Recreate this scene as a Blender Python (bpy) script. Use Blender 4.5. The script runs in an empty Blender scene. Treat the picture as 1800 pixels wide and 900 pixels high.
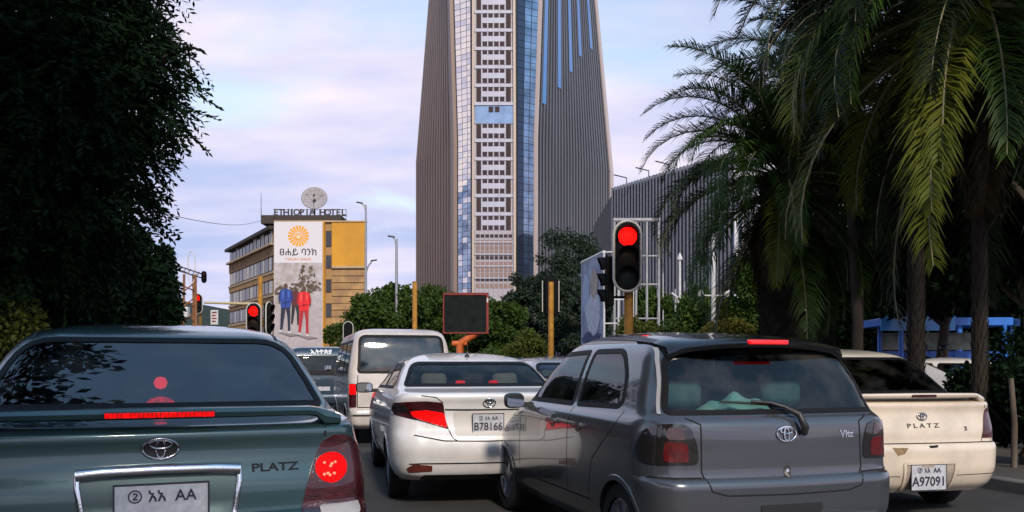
import bpy, bmesh, math, random
import numpy as np
from mathutils import Vector, Matrix
from mathutils.bvhtree import BVHTree

random.seed(7); RNG = np.random.default_rng(7)
SC = bpy.context.scene
COL = SC.collection
R = math.radians

# ------------------------------------------------------------------ camera
EYE = 1.28            # eye height of a passenger in a car waiting in the queue
cam_d = bpy.data.cameras.new('camera'); cam = bpy.data.objects.new('camera', cam_d); COL.objects.link(cam)
cam_d.sensor_width = 36; cam_d.lens = 30; cam_d.shift_y = 190 / 1800
cam_d.clip_start = 0.05; cam_d.clip_end = 3000
cam.location = (0, 0, EYE); cam.rotation_euler = (R(90), 0, 0)
SC.camera = cam

# ------------------------------------------------------------------ world: evening sky with broken cloud
SUN_EL, SUN_AZ = 34.0, 165.0      # degrees above the horizon; compass angle clockwise from +Y (behind the camera)
W = bpy.data.worlds.new('World'); SC.world = W; W.use_nodes = True
nt = W.node_tree; nt.nodes.clear()
def wn(t, **k):
    n = nt.nodes.new(t)
    for a, b in k.items(): setattr(n, a, b)
    return n
sky = wn('ShaderNodeTexSky', sky_type='NISHITA', sun_disc=False, sun_elevation=R(SUN_EL), sun_rotation=R(SUN_AZ), air_density=1.8, dust_density=0.3, ozone_density=3.5)
bg1 = wn('ShaderNodeBackground'); bg1.inputs[1].default_value = 0.15
nt.links.new(sky.outputs[0], bg1.inputs[0])
tc = wn('ShaderNodeTexCoord')
sep = wn('ShaderNodeSeparateXYZ'); nt.links.new(tc.outputs['Generated'], sep.inputs[0])
zc = wn('ShaderNodeMath', operation='MAXIMUM'); nt.links.new(sep.outputs[2], zc.inputs[0]); zc.inputs[1].default_value = 0.0
za = wn('ShaderNodeMath', operation='ADD'); nt.links.new(zc.outputs[0], za.inputs[0]); za.inputs[1].default_value = 0.22
dx = wn('ShaderNodeMath', operation='DIVIDE'); nt.links.new(sep.outputs[0], dx.inputs[0]); nt.links.new(za.outputs[0], dx.inputs[1])
dy = wn('ShaderNodeMath', operation='DIVIDE'); nt.links.new(sep.outputs[1], dy.inputs[0]); nt.links.new(za.outputs[0], dy.inputs[1])
cmb = wn('ShaderNodeCombineXYZ'); nt.links.new(dx.outputs[0], cmb.inputs[0]); nt.links.new(dy.outputs[0], cmb.inputs[1])
n1 = wn('ShaderNodeTexNoise'); n1.inputs['Scale'].default_value = 1.15; n1.inputs['Detail'].default_value = 7; n1.inputs['Roughness'].default_value = 0.52; n1.inputs['Distortion'].default_value = 0.25
mp = wn('ShaderNodeMapping'); mp.inputs['Location'].default_value = (3.1, 1.75, 0.4); mp.inputs['Scale'].default_value = (0.8, 1.1, 1)
nt.links.new(cmb.outputs[0], mp.inputs[0]); nt.links.new(mp.outputs[0], n1.inputs[0])
rp = wn('ShaderNodeValToRGB'); rp.color_ramp.elements[0].position = 0.335; rp.color_ramp.elements[0].color = (0, 0, 0, 1)
rp.color_ramp.elements[1].position = 0.50; rp.color_ramp.elements[1].color = (1, 1, 1, 1)
thin = wn('ShaderNodeMath', operation='MULTIPLY_ADD'); thin.inputs[1].default_value = -0.62; thin.inputs[2].default_value = 0.20   # gaps open up overhead, cloud closes towards the horizon
nt.links.new(zc.outputs[0], thin.inputs[0])
cov = wn('ShaderNodeMath', operation='ADD'); nt.links.new(n1.outputs[0], cov.inputs[0]); nt.links.new(thin.outputs[0], cov.inputs[1])
nt.links.new(cov.outputs[0], rp.inputs[0])
n2 = wn('ShaderNodeTexNoise'); n2.inputs['Scale'].default_value = 1.7; n2.inputs['Detail'].default_value = 6; n2.inputs['Roughness'].default_value = 0.5
mp2 = wn('ShaderNodeMapping'); mp2.inputs['Location'].default_value = (7.3, 2.2, 1.9); mp2.inputs['Scale'].default_value = (0.7, 1.5, 1)
nt.links.new(cmb.outputs[0], mp2.inputs[0]); nt.links.new(mp2.outputs[0], n2.inputs[0])
rc = wn('ShaderNodeValToRGB')
e = rc.color_ramp.elements
e[0].position = 0.34; e[0].color = (0.46, 0.55, 0.84, 1)
e[1].position = 0.66; e[1].color = (0.95, 0.85, 0.93, 1)
m_ = e.new(0.50); m_.color = (0.70, 0.69, 0.90, 1)
nt.links.new(n2.outputs[0], rc.inputs[0])
bg2 = wn('ShaderNodeBackground'); bg2.inputs[1].default_value = 0.86
nt.links.new(rc.outputs[0], bg2.inputs[0])
mx = wn('ShaderNodeMixShader'); nt.links.new(rp.outputs[0], mx.inputs[0]); nt.links.new(bg1.outputs[0], mx.inputs[1]); nt.links.new(bg2.outputs[0], mx.inputs[2])
wo = wn('ShaderNodeOutputWorld'); nt.links.new(mx.outputs[0], wo.inputs[0])

# ------------------------------------------------------------------ sun (thin cloud in front of it, so a wide soft disc)
sun_d = bpy.data.lights.new('sun', 'SUN'); sun = bpy.data.objects.new('sun', sun_d); COL.objects.link(sun)
sun_d.energy = 2.6; sun_d.angle = R(6); sun_d.color = (1.0, 0.86, 0.70)
_sd = Vector((math.sin(R(SUN_AZ)) * math.cos(R(SUN_EL)), math.cos(R(SUN_AZ)) * math.cos(R(SUN_EL)), math.sin(R(SUN_EL))))
sun.rotation_euler = _sd.to_track_quat('Z', 'Y').to_euler()
sun.location = (0, -20, 30)

vs = SC.view_settings
vs.view_transform = 'Standard'; vs.look = 'None'; vs.gamma = 1.0; vs.exposure = 0.35; vs.use_curve_mapping = False
SC.cycles.use_denoising = True
SC.cycles.max_bounces = 8; SC.cycles.transparent_max_bounces = 24; SC.cycles.transmission_bounces = 8
SC.cycles.caustics_reflective = False; SC.cycles.caustics_refractive = False

# ------------------------------------------------------------------ helpers
F_, CX, CY = 1500.0, 900.0, 640.0
def P(px, py, d):             # a point seen at photograph pixel (px, py), d metres ahead
    return Vector(((px - CX) / F_ * d, d, EYE + (CY - py) / F_ * d))
def GX(px, d): return (px - CX) / F_ * d
def GZ(py, d): return EYE + (CY - py) / F_ * d

MATS = {}
def mat(name, col=(.5, .5, .5), rough=.5, metal=0., coat=0., var=0., vscale=6., bump=0., bscale=40., emit=None, estr=0., spec=.5, tint=None, isl=0., coat_rough=.03, stretch=(1, 1, 1)):
    if name in MATS: return MATS[name]
    m = bpy.data.materials.new(name); m.use_nodes = True; t = m.node_tree
    b = t.nodes['Principled BSDF']
    b.inputs['Base Color'].default_value = (*col, 1); b.inputs['Roughness'].default_value = rough
    b.inputs['Metallic'].default_value = metal; b.inputs['Coat Weight'].default_value = coat; b.inputs['Coat Roughness'].default_value = coat_rough
    b.inputs['Specular IOR Level'].default_value = spec
    if emit: b.inputs['Emission Color'].default_value = (*emit, 1); b.inputs['Emission Strength'].default_value = estr
    if var or bump:
        c = t.nodes.new('ShaderNodeTexCoord'); mpn = t.nodes.new('ShaderNodeMapping'); mpn.inputs['Scale'].default_value = stretch
        t.links.new(c.outputs['Object'], mpn.inputs[0])
    if var:
        n = t.nodes.new('ShaderNodeTexNoise'); n.inputs['Scale'].default_value = vscale; n.inputs['Detail'].default_value = 6; n.inputs['Roughness'].default_value = .6
        t.links.new(mpn.outputs[0], n.inputs[0])
        rr = t.nodes.new('ShaderNodeValToRGB')
        t2 = tint if tint else tuple(c_ * (1 - var) for c_ in col)
        rr.color_ramp.elements[0].position = .35; rr.color_ramp.elements[0].color = (*t2, 1)
        rr.color_ramp.elements[1].position = .65; rr.color_ramp.elements[1].color = (*col, 1)
        t.links.new(n.outputs[0], rr.inputs[0])
        out = rr.outputs[0]
        if isl:
            g = t.nodes.new('ShaderNodeNewGeometry'); h = t.nodes.new('ShaderNodeHueSaturation')
            mr = t.nodes.new('ShaderNodeMapRange'); mr.inputs['To Min'].default_value = 1 - isl; mr.inputs['To Max'].default_value = 1 + isl
            t.links.new(g.outputs['Random Per Island'], mr.inputs[0]); t.links.new(mr.outputs[0], h.inputs['Value']); t.links.new(out, h.inputs['Color']); out = h.outputs[0]
        t.links.new(out, b.inputs['Base Color'])
    if bump:
        n = t.nodes.new('ShaderNodeTexNoise'); n.inputs['Scale'].default_value = bscale; n.inputs['Detail'].default_value = 4
        t.links.new(mpn.outputs[0], n.inputs[0])
        bm_ = t.nodes.new('ShaderNodeBump'); bm_.inputs['Strength'].default_value = bump; bm_.inputs['Distance'].default_value = .02
        t.links.new(n.outputs[0], bm_.inputs['Height']); t.links.new(bm_.outputs[0], b.inputs['Normal'])
    MATS[name] = m
    return m

def glass_mat(name, tint=(.3, .35, .36), ior=1.5, rough=0.02, dirt=0.0):
    if name in MATS: return MATS[name]
    m = bpy.data.materials.new(name); m.use_nodes = True; t = m.node_tree; t.nodes.clear()
    o = t.nodes.new('ShaderNodeOutputMaterial'); tr = t.nodes.new('ShaderNodeBsdfTransparent'); tr.inputs[0].default_value = (*tint, 1)
    gl = t.nodes.new('ShaderNodeBsdfGlossy'); gl.inputs['Roughness'].default_value = rough; gl.inputs[0].default_value = (1, 1, 1, 1)
    fr = t.nodes.new('ShaderNodeFresnel'); fr.inputs[0].default_value = ior
    mx_ = t.nodes.new('ShaderNodeMixShader')
    t.links.new(fr.outputs[0], mx_.inputs[0]); t.links.new(tr.outputs[0], mx_.inputs[1]); t.links.new(gl.outputs[0], mx_.inputs[2])
    last = mx_
    if dirt:
        c = t.nodes.new('ShaderNodeTexCoord'); n = t.nodes.new('ShaderNodeTexNoise'); n.inputs['Scale'].default_value = 5; n.inputs['Detail'].default_value = 8
        t.links.new(c.outputs['Object'], n.inputs[0])
        mr = t.nodes.new('ShaderNodeMapRange'); mr.inputs['From Min'].default_value = .45; mr.inputs['From Max'].default_value = .8; mr.inputs['To Max'].default_value = dirt
        t.links.new(n.outputs[0], mr.inputs[0])
        df = t.nodes.new('ShaderNodeBsdfDiffuse'); df.inputs[0].default_value = (.35, .33, .3, 1)
        m2 = t.nodes.new('ShaderNodeMixShader'); t.links.new(mr.outputs[0], m2.inputs[0]); t.links.new(mx_.outputs[0], m2.inputs[1]); t.links.new(df.outputs[0], m2.inputs[2]); last = m2
    t.links.new(last.outputs[0], o.inputs[0])
    MATS[name] = m
    return m

def leaf_mat(name, c1, c2, var=.45, trans=.25, rough=.6, scale=.6, spec=.2):
    if name in MATS: return MATS[name]
    m = bpy.data.materials.new(name); m.use_nodes = True; t = m.node_tree; t.nodes.clear()
    o = t.nodes.new('ShaderNodeOutputMaterial')
    g = t.nodes.new('ShaderNodeNewGeometry'); c = t.nodes.new('ShaderNodeTexCoord')
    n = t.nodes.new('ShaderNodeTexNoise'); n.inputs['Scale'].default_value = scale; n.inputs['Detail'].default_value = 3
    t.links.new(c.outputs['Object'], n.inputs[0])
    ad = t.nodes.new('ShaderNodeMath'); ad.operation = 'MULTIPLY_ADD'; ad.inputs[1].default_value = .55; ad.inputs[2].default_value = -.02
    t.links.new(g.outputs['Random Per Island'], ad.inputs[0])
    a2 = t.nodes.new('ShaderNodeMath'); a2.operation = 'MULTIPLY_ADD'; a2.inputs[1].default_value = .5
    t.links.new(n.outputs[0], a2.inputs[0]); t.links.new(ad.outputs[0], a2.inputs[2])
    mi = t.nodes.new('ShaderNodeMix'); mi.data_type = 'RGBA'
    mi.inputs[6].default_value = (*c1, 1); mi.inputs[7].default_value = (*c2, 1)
    t.links.new(a2.outputs[0], mi.inputs[0])
    b = t.nodes.new('ShaderNodeBsdfPrincipled'); b.inputs['Roughness'].default_value = rough; b.inputs['Specular IOR Level'].default_value = spec
    t.links.new(mi.outputs[2], b.inputs['Base Color'])
    tl = t.nodes.new('ShaderNodeBsdfTranslucent'); t.links.new(mi.outputs[2], tl.inputs[0])
    mx_ = t.nodes.new('ShaderNodeMixShader'); mx_.inputs[0].default_value = trans
    t.links.new(b.outputs[0], mx_.inputs[1]); t.links.new(tl.outputs[0], mx_.inputs[2]); t.links.new(mx_.outputs[0], o.inputs[0])
    MATS[name] = m
    return m

def tag(o, label=None, cat=None, group=None, kind=None):
    if label: o['label'] = label
    if cat: o['category'] = cat
    if group: o['group'] = group
    if kind: o['kind'] = kind
    return o
def empty(name, loc=(0, 0, 0), rz=0., label=None, cat=None, group=None, scale=1.):
    o = bpy.data.objects.new(name, None); COL.objects.link(o); o.location = loc; o.rotation_euler = (0, 0, rz); o.scale = (scale,) * 3
    o.empty_display_size = .2
    return tag(o, label, cat, group)
def link(name, me, m=None, parent=None, kind=None):
    o = bpy.data.objects.new(name, me); COL.objects.link(o)
    if parent is not None: o.parent = parent
    if m is not None:
        for k in (m if isinstance(m, (list, tuple)) else [m]): me.materials.append(k)
    if kind: o['kind'] = kind
    return o
def smooth(me, ang=40):
    me.shade_smooth()
    try: me.set_sharp_from_angle(angle=R(ang))
    except Exception: pass
def np_mesh(name, V, F):
    """V (n,3) floats, F (m,k) ints with one face size: fast path for foliage."""
    me = bpy.data.meshes.new(name)
    V = np.asarray(V, np.float32); F = np.asarray(F, np.int32); k = F.shape[1]
    me.vertices.add(len(V)); me.vertices.foreach_set('co', V.ravel())
    me.loops.add(F.size); me.loops.foreach_set('vertex_index', F.ravel())
    me.polygons.add(len(F)); me.polygons.foreach_set('loop_start', np.arange(0, F.size, k, dtype=np.int32))
    me.update(calc_edges=True)
    return me

class MB:
    """collects shapes; obj() links them as one mesh object"""
    def __init__(s): s.V = []; s.F = []; s.M = []
    def add(s, V, F, mi=0):
        n = len(s.V); s.V += [tuple(v) for v in V]; s.F += [tuple(i + n for i in f) for f in F]; s.M += [mi] * len(F); return s
    def box(s, x0, x1, y0, y1, z0, z1, mi=0):
        V = [(x0, y0, z0), (x1, y0, z0), (x1, y1, z0), (x0, y1, z0), (x0, y0, z1), (x1, y0, z1), (x1, y1, z1), (x0, y1, z1)]
        return s.add(V, [(0, 3, 2, 1), (4, 5, 6, 7), (0, 1, 5, 4), (1, 2, 6, 5), (2, 3, 7, 6), (3, 0, 4, 7)], mi)
    def cbox(s, c, sz, mi=0, rz=0.):
        x, y, z = c; a, b, h = [k / 2 for k in sz]; n0 = len(s.V)
        s.box(-a, a, -b, b, -h, h, mi); M = Matrix.Translation(c) @ Matrix.Rotation(rz, 4, 'Z')
        for i in range(n0, len(s.V)): s.V[i] = tuple(M @ Vector(s.V[i]))
        return s
    def tube(s, pts, r, n=8, mi=0, cap=True):
        pts = [Vector(p) for p in pts]; rs = r if isinstance(r, (list, tuple)) else [r] * len(pts); n0 = len(s.V)
        t0 = (pts[1] - pts[0]).normalized(); up = Vector((0, 0, 1)) if abs(t0.z) < .9 else Vector((1, 0, 0))
        u = t0.cross(up).normalized(); F = []; V = []
        for i, p in enumerate(pts):
            t = (pts[min(i + 1, len(pts) - 1)] - pts[max(i - 1, 0)]).normalized()
            u = (u - t * u.dot(t)).normalized(); w = t.cross(u)
            for k in range(n):
                a = 2 * math.pi * k / n; V.append(p + (u * math.cos(a) + w * math.sin(a)) * rs[i])
        for i in range(len(pts) - 1):
            for k in range(n): F.append((i * n + k, i * n + (k + 1) % n, (i + 1) * n + (k + 1) % n, (i + 1) * n + k))
        if cap: F.append(tuple(range(n))[::-1]); F.append(tuple(range((len(pts) - 1) * n, len(pts) * n)))
        return s.add(V, F, mi)
    def lathe(s, prof, n=24, c=(0, 0, 0), axis='Z', mi=0, cap=True):
        V = []; F = []; m = len(prof)
        for k in range(n):
            a = 2 * math.pi * k / n
            for (r, h) in prof:
                q = (r * math.cos(a), r * math.sin(a), h)
                if axis == 'X': q = (q[2], q[0], q[1])
                if axis == 'Y': q = (q[0], q[2], q[1])
                V.append((q[0] + c[0], q[1] + c[1], q[2] + c[2]))
        for k in range(n):
            for j in range(m - 1): F.append((k * m + j, ((k + 1) % n) * m + j, ((k + 1) % n) * m + j + 1, k * m + j + 1))
        if cap:
            F.append(tuple(k * m for k in range(n))[::-1]); F.append(tuple(k * m + m - 1 for k in range(n)))
        return s.add(V, F, mi)
    def prism(s, poly, y0, y1, plane='XZ', mi=0):
        n = len(poly)
        def q(u, v, w): return {'XZ': (u, w, v), 'XY': (u, v, w), 'YZ': (w, u, v)}[plane]
        V = [q(u, v, y0) for u, v in poly] + [q(u, v, y1) for u, v in poly]
        F = [tuple(range(n)), tuple(range(n, 2 * n))[::-1]] + [(i, i + n, (i + 1) % n + n, (i + 1) % n) for i in range(n)]
        return s.add(V, F, mi)
    def mesh(s, name='mesh', sm=None, fix=True):
        me = bpy.data.meshes.new(name); me.from_pydata(s.V, [], s.F)
        if any(s.M): me.polygons.foreach_set('material_index', s.M)
        if fix:
            b = bmesh.new(); b.from_mesh(me); bmesh.ops.recalc_face_normals(b, faces=b.faces); b.to_mesh(me); b.free()
        if sm: smooth(me, sm)
        return me
    def obj(s, name, m, parent=None, sm=None, kind=None, bevel=0.):
        o = link(name, s.mesh(name, sm), m, parent, kind)
        if bevel:
            bv = o.modifiers.new('bevel', 'BEVEL'); bv.width = bevel; bv.segments = 2; bv.limit_method = 'ANGLE'; bv.angle_limit = R(40); smooth(o.data, 60)
        return o

def text_mesh(txt, size=1., extrude=.0, bold=0., sx=1., spacing=1.0):
    cu = bpy.data.curves.new('lettering', 'FONT'); cu.body = txt; cu.size = size; cu.extrude = extrude; cu.offset = bold; cu.space_character = spacing
    cu.align_x = 'CENTER'; cu.align_y = 'CENTER'; cu.resolution_u = 3
    o = bpy.data.objects.new('lettering', cu); COL.objects.link(o)
    dg = bpy.context.evaluated_depsgraph_get(); dg.update()
    me = bpy.data.meshes.new_from_object(o.evaluated_get(dg)); bpy.data.objects.remove(o); bpy.data.curves.remove(cu)
    me.materials.clear()
    V = np.zeros(len(me.vertices) * 3, np.float32); me.vertices.foreach_get('co', V); V = V.reshape(-1, 3)
    V[:, 0] *= sx; me.vertices.foreach_set('co', V.ravel()); me.update()
    return me
def split_loose(me):
    """one mesh per loose piece: every letter its own part"""
    n = len(me.vertices); par = list(range(n))
    def fd(a):
        while par[a] != a: par[a] = par[par[a]]; a = par[a]
        return a
    for e_ in me.edges: a, b = fd(e_.vertices[0]), fd(e_.vertices[1]); par[a] = b
    if n == 0: return []
    co = np.array([v.co for v in me.vertices]); keys = {}
    for i in range(n): keys.setdefault(fd(i), []).append(i)
    out = []
    for k, idx in keys.items():
        s_ = {v: j for j, v in enumerate(idx)}; F = [tuple(s_[v] for v in p.vertices) for p in me.polygons if p.vertices[0] in s_]
        m = bpy.data.meshes.new('letter'); m.from_pydata([tuple(co[i]) for i in idx], [], F); out.append(m)
    return out
def copy_tree(o, parent=None):
    c = o.copy(); COL.objects.link(c)
    if parent is not None: c.parent = parent
    for ch in list(o.children): copy_tree(ch, c)
    return c
def rpoly(pts, r, n=5):
    """round the corners of a polygon; r one radius or one per corner"""
    out = []; N = len(pts)
    for i in range(N):
        p0, p, p1 = Vector(pts[i - 1]), Vector(pts[i]), Vector(pts[(i + 1) % N]); rr = r[i] if isinstance(r, (list, tuple)) else r
        a, b = (p0 - p), (p1 - p); d = min(rr, a.length * .49, b.length * .49)
        if d < 1e-4: out.append((p.x, p.y)); continue
        A, B = p + a.normalized() * d, p + b.normalized() * d
        for k in range(n + 1):
            t = k / n; q = A * (1 - t) ** 2 + p * 2 * t * (1 - t) + B * t * t; out.append((q.x, q.y))
    return out
def resample(pts, step, closed=True):
    out = []; N = len(pts)
    for i in range(N if closed else N - 1):
        a, b = Vector(pts[i]), Vector(pts[(i + 1) % N]); n = max(1, int(math.ceil((b - a).length / step)))
        for k in range(n): q = a.lerp(b, k / n); out.append(tuple(q))
    if not closed: out.append(tuple(pts[-1]))
    return out
def inpoly(X, Y, poly):
    p = np.asarray(poly); n = len(p); ins = np.zeros(len(X), bool); j = n - 1
    for i in range(n):
        xi, yi, xj, yj = p[i, 0], p[i, 1], p[j, 0], p[j, 1]
        c = ((yi > Y) != (yj > Y)) & (X < (xj - xi) * (Y - yi) / ((yj - yi) or 1e-9) + xi); ins ^= c; j = i
    return ins
def offset_poly(pts, d):
    """move a closed polygon inward by d (outward when negative)"""
    n = len(pts); area = sum(pts[i][0] * pts[(i + 1) % n][1] - pts[(i + 1) % n][0] * pts[i][1] for i in range(n)); s = 1 if area > 0 else -1
    out = []
    for i in range(n):
        a = Vector(pts[i]) - Vector(pts[i - 1]); b = Vector(pts[(i + 1) % n]) - Vector(pts[i])
        na = Vector((-a.y, a.x)); nb = Vector((-b.y, b.x))
        v = (na.normalized() if na.length else na) + (nb.normalized() if nb.length else nb)
        if v.length < 1e-6: out.append(pts[i]); continue
        v.normalize(); out.append((pts[i][0] + s * v.x * d, pts[i][1] + s * v.y * d))
    return out
# ------------------------------------------------------------------ vehicle toolkit
def pchip(x, Y, xq):
    x = np.asarray(x, float); Y = np.asarray(Y, float); h = np.diff(x)[:, None]; d = np.diff(Y, axis=0) / h
    m = np.zeros_like(Y); m[0] = d[0]; m[-1] = d[-1]
    for i in range(1, len(x) - 1):
        a, b = d[i - 1], d[i]; w1, w2 = 2 * h[i, 0] + h[i - 1, 0], h[i, 0] + 2 * h[i - 1, 0]
        ok = a * b > 0
        m[i] = np.where(ok, (w1 + w2) / (w1 / np.where(ok, a, 1) + w2 / np.where(ok, b, 1)), 0)
    k = np.clip(np.searchsorted(x, xq, side='right') - 1, 0, len(x) - 2)
    t = ((xq - x[k]) / h[k, 0])[:, None]; hh = h[k]
    return (2*t**3 - 3*t**2 + 1) * Y[k] + (t**3 - 2*t**2 + t) * hh * m[k] + (-2*t**3 + 3*t**2) * Y[k+1] + (t**3 - t**2) * hh * m[k+1]

M_BLACK = mat('black_rubber', (.012, .012, .013), .5, var=.3, vscale=20)
M_GAP = mat('panel_gap', (.004, .004, .004), .9)
M_FRIT = mat('window_seal', (.006, .006, .007), .55, spec=.2)
M_CHROME = mat('chrome', (.75, .76, .78), .12, 1.0, bump=.05, bscale=120)
M_EMB = mat('dark_chrome', (.30, .31, .33), .18, 1.0)
M_TYRE = mat('tyre_rubber', (.016, .016, .016), .8, var=.3, vscale=30, bump=.2, bscale=90)
M_RIM = mat('alloy_rim', (.42, .43, .45), .3, .9)
M_STEEL = mat('steel_wheel', (.10, .10, .11), .45, .6)
M_PLASTIC = mat('black_plastic', (.018, .018, .02), .45)
M_LENS = mat('red_lens', (.085, .003, .004), .12, coat=1., var=.7, vscale=14, bump=.25, bscale=70, stretch=(1, 1, 2.5))
M_LENSD = mat('smoked_red_lens', (.06, .006, .008), .12, coat=1., var=.5, vscale=9, bump=.25, bscale=60, stretch=(1, 1, 2.5))
M_SMOKE = mat('smoked_lens', (.015, .013, .013), .10, coat=1.)
M_CLEAR = mat('clear_lens', (.45, .42, .40), .08, coat=1.)
M_BRAKE = mat('lit_brake_lamp', (.3, .0, .0), .5, spec=.08, emit=(1., .003, .004), estr=1.9)
M_BRAKE2 = mat('lit_brake_core', (.6, .1, .05), .3, emit=(1., .10, .06), estr=2.6)
M_PLATEW = mat('plate_white', (.55, .56, .60), .4, var=.25, vscale=25, tint=(.40, .41, .45))
M_INK = mat('plate_ink', (.012, .016, .035), .5)
M_LINING = mat('cabin_lining', (.055, .055, .058), .9)
M_SEATG = mat('grey_seat_cloth', (.16, .17, .18), .9, var=.2, vscale=15)
M_SEATB = mat('beige_seat_cloth', (.30, .26, .21), .9, var=.2, vscale=15)
G_REAR = glass_mat('tinted_rear_glass', (.34, .52, .58), ior=2.5, dirt=.08)
G_CLEAR = glass_mat('clear_car_glass', (.70, .78, .76), dirt=.06)
G_DARK = glass_mat('dark_car_glass', (.02, .022, .025), dirt=.05)

def lamp_dots(m, scale, lo, hi):
    """bulb and facet pattern of a lit lamp"""
    t = m.node_tree; b = t.nodes['Principled BSDF']; c = t.nodes.new('ShaderNodeTexCoord'); v = t.nodes.new('ShaderNodeTexVoronoi'); v.inputs['Scale'].default_value = scale
    t.links.new(c.outputs['Object'], v.inputs[0]); r_ = t.nodes.new('ShaderNodeMapRange'); r_.inputs['From Min'].default_value = .1; r_.inputs['From Max'].default_value = .6; r_.inputs['To Min'].default_value = hi; r_.inputs['To Max'].default_value = lo
    t.links.new(v.outputs['Distance'], r_.inputs[0]); t.links.new(r_.outputs[0], b.inputs['Emission Strength'])
lamp_dots(M_BRAKE, 48, .55, 1.5)
def paint(name, col, metal=.6, rough=.32, dirt=.25):
    """car paint: flake base, clear coat, road film that thickens in uneven patches"""
    if name in MATS: return MATS[name]
    m = mat(name, col, rough, metal, coat=1., coat_rough=.03)
    t = m.node_tree; b = t.nodes['Principled BSDF']
    c = t.nodes.new('ShaderNodeTexCoord'); n = t.nodes.new('ShaderNodeTexNoise'); n.inputs['Scale'].default_value = 2.6; n.inputs['Detail'].default_value = 9; n.inputs['Roughness'].default_value = .62
    t.links.new(c.outputs['Object'], n.inputs[0])
    mr = t.nodes.new('ShaderNodeMapRange'); mr.inputs['From Min'].default_value = .42; mr.inputs['From Max'].default_value = .78; mr.inputs['To Max'].default_value = dirt
    t.links.new(n.outputs[0], mr.inputs[0])
    mi = t.nodes.new('ShaderNodeMix'); mi.data_type = 'RGBA'; mi.inputs[6].default_value = (*col, 1); mi.inputs[7].default_value = (.16, .14, .12, 1)
    t.links.new(mr.outputs[0], mi.inputs[0]); t.links.new(mi.outputs[2], b.inputs['Base Color'])
    ad = t.nodes.new('ShaderNodeMath'); ad.operation = 'MULTIPLY_ADD'; ad.inputs[1].default_value = .5; ad.inputs[2].default_value = .02
    t.links.new(mr.outputs[0], ad.inputs[0]); t.links.new(ad.outputs[0], b.inputs['Coat Roughness'])
    return m

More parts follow.
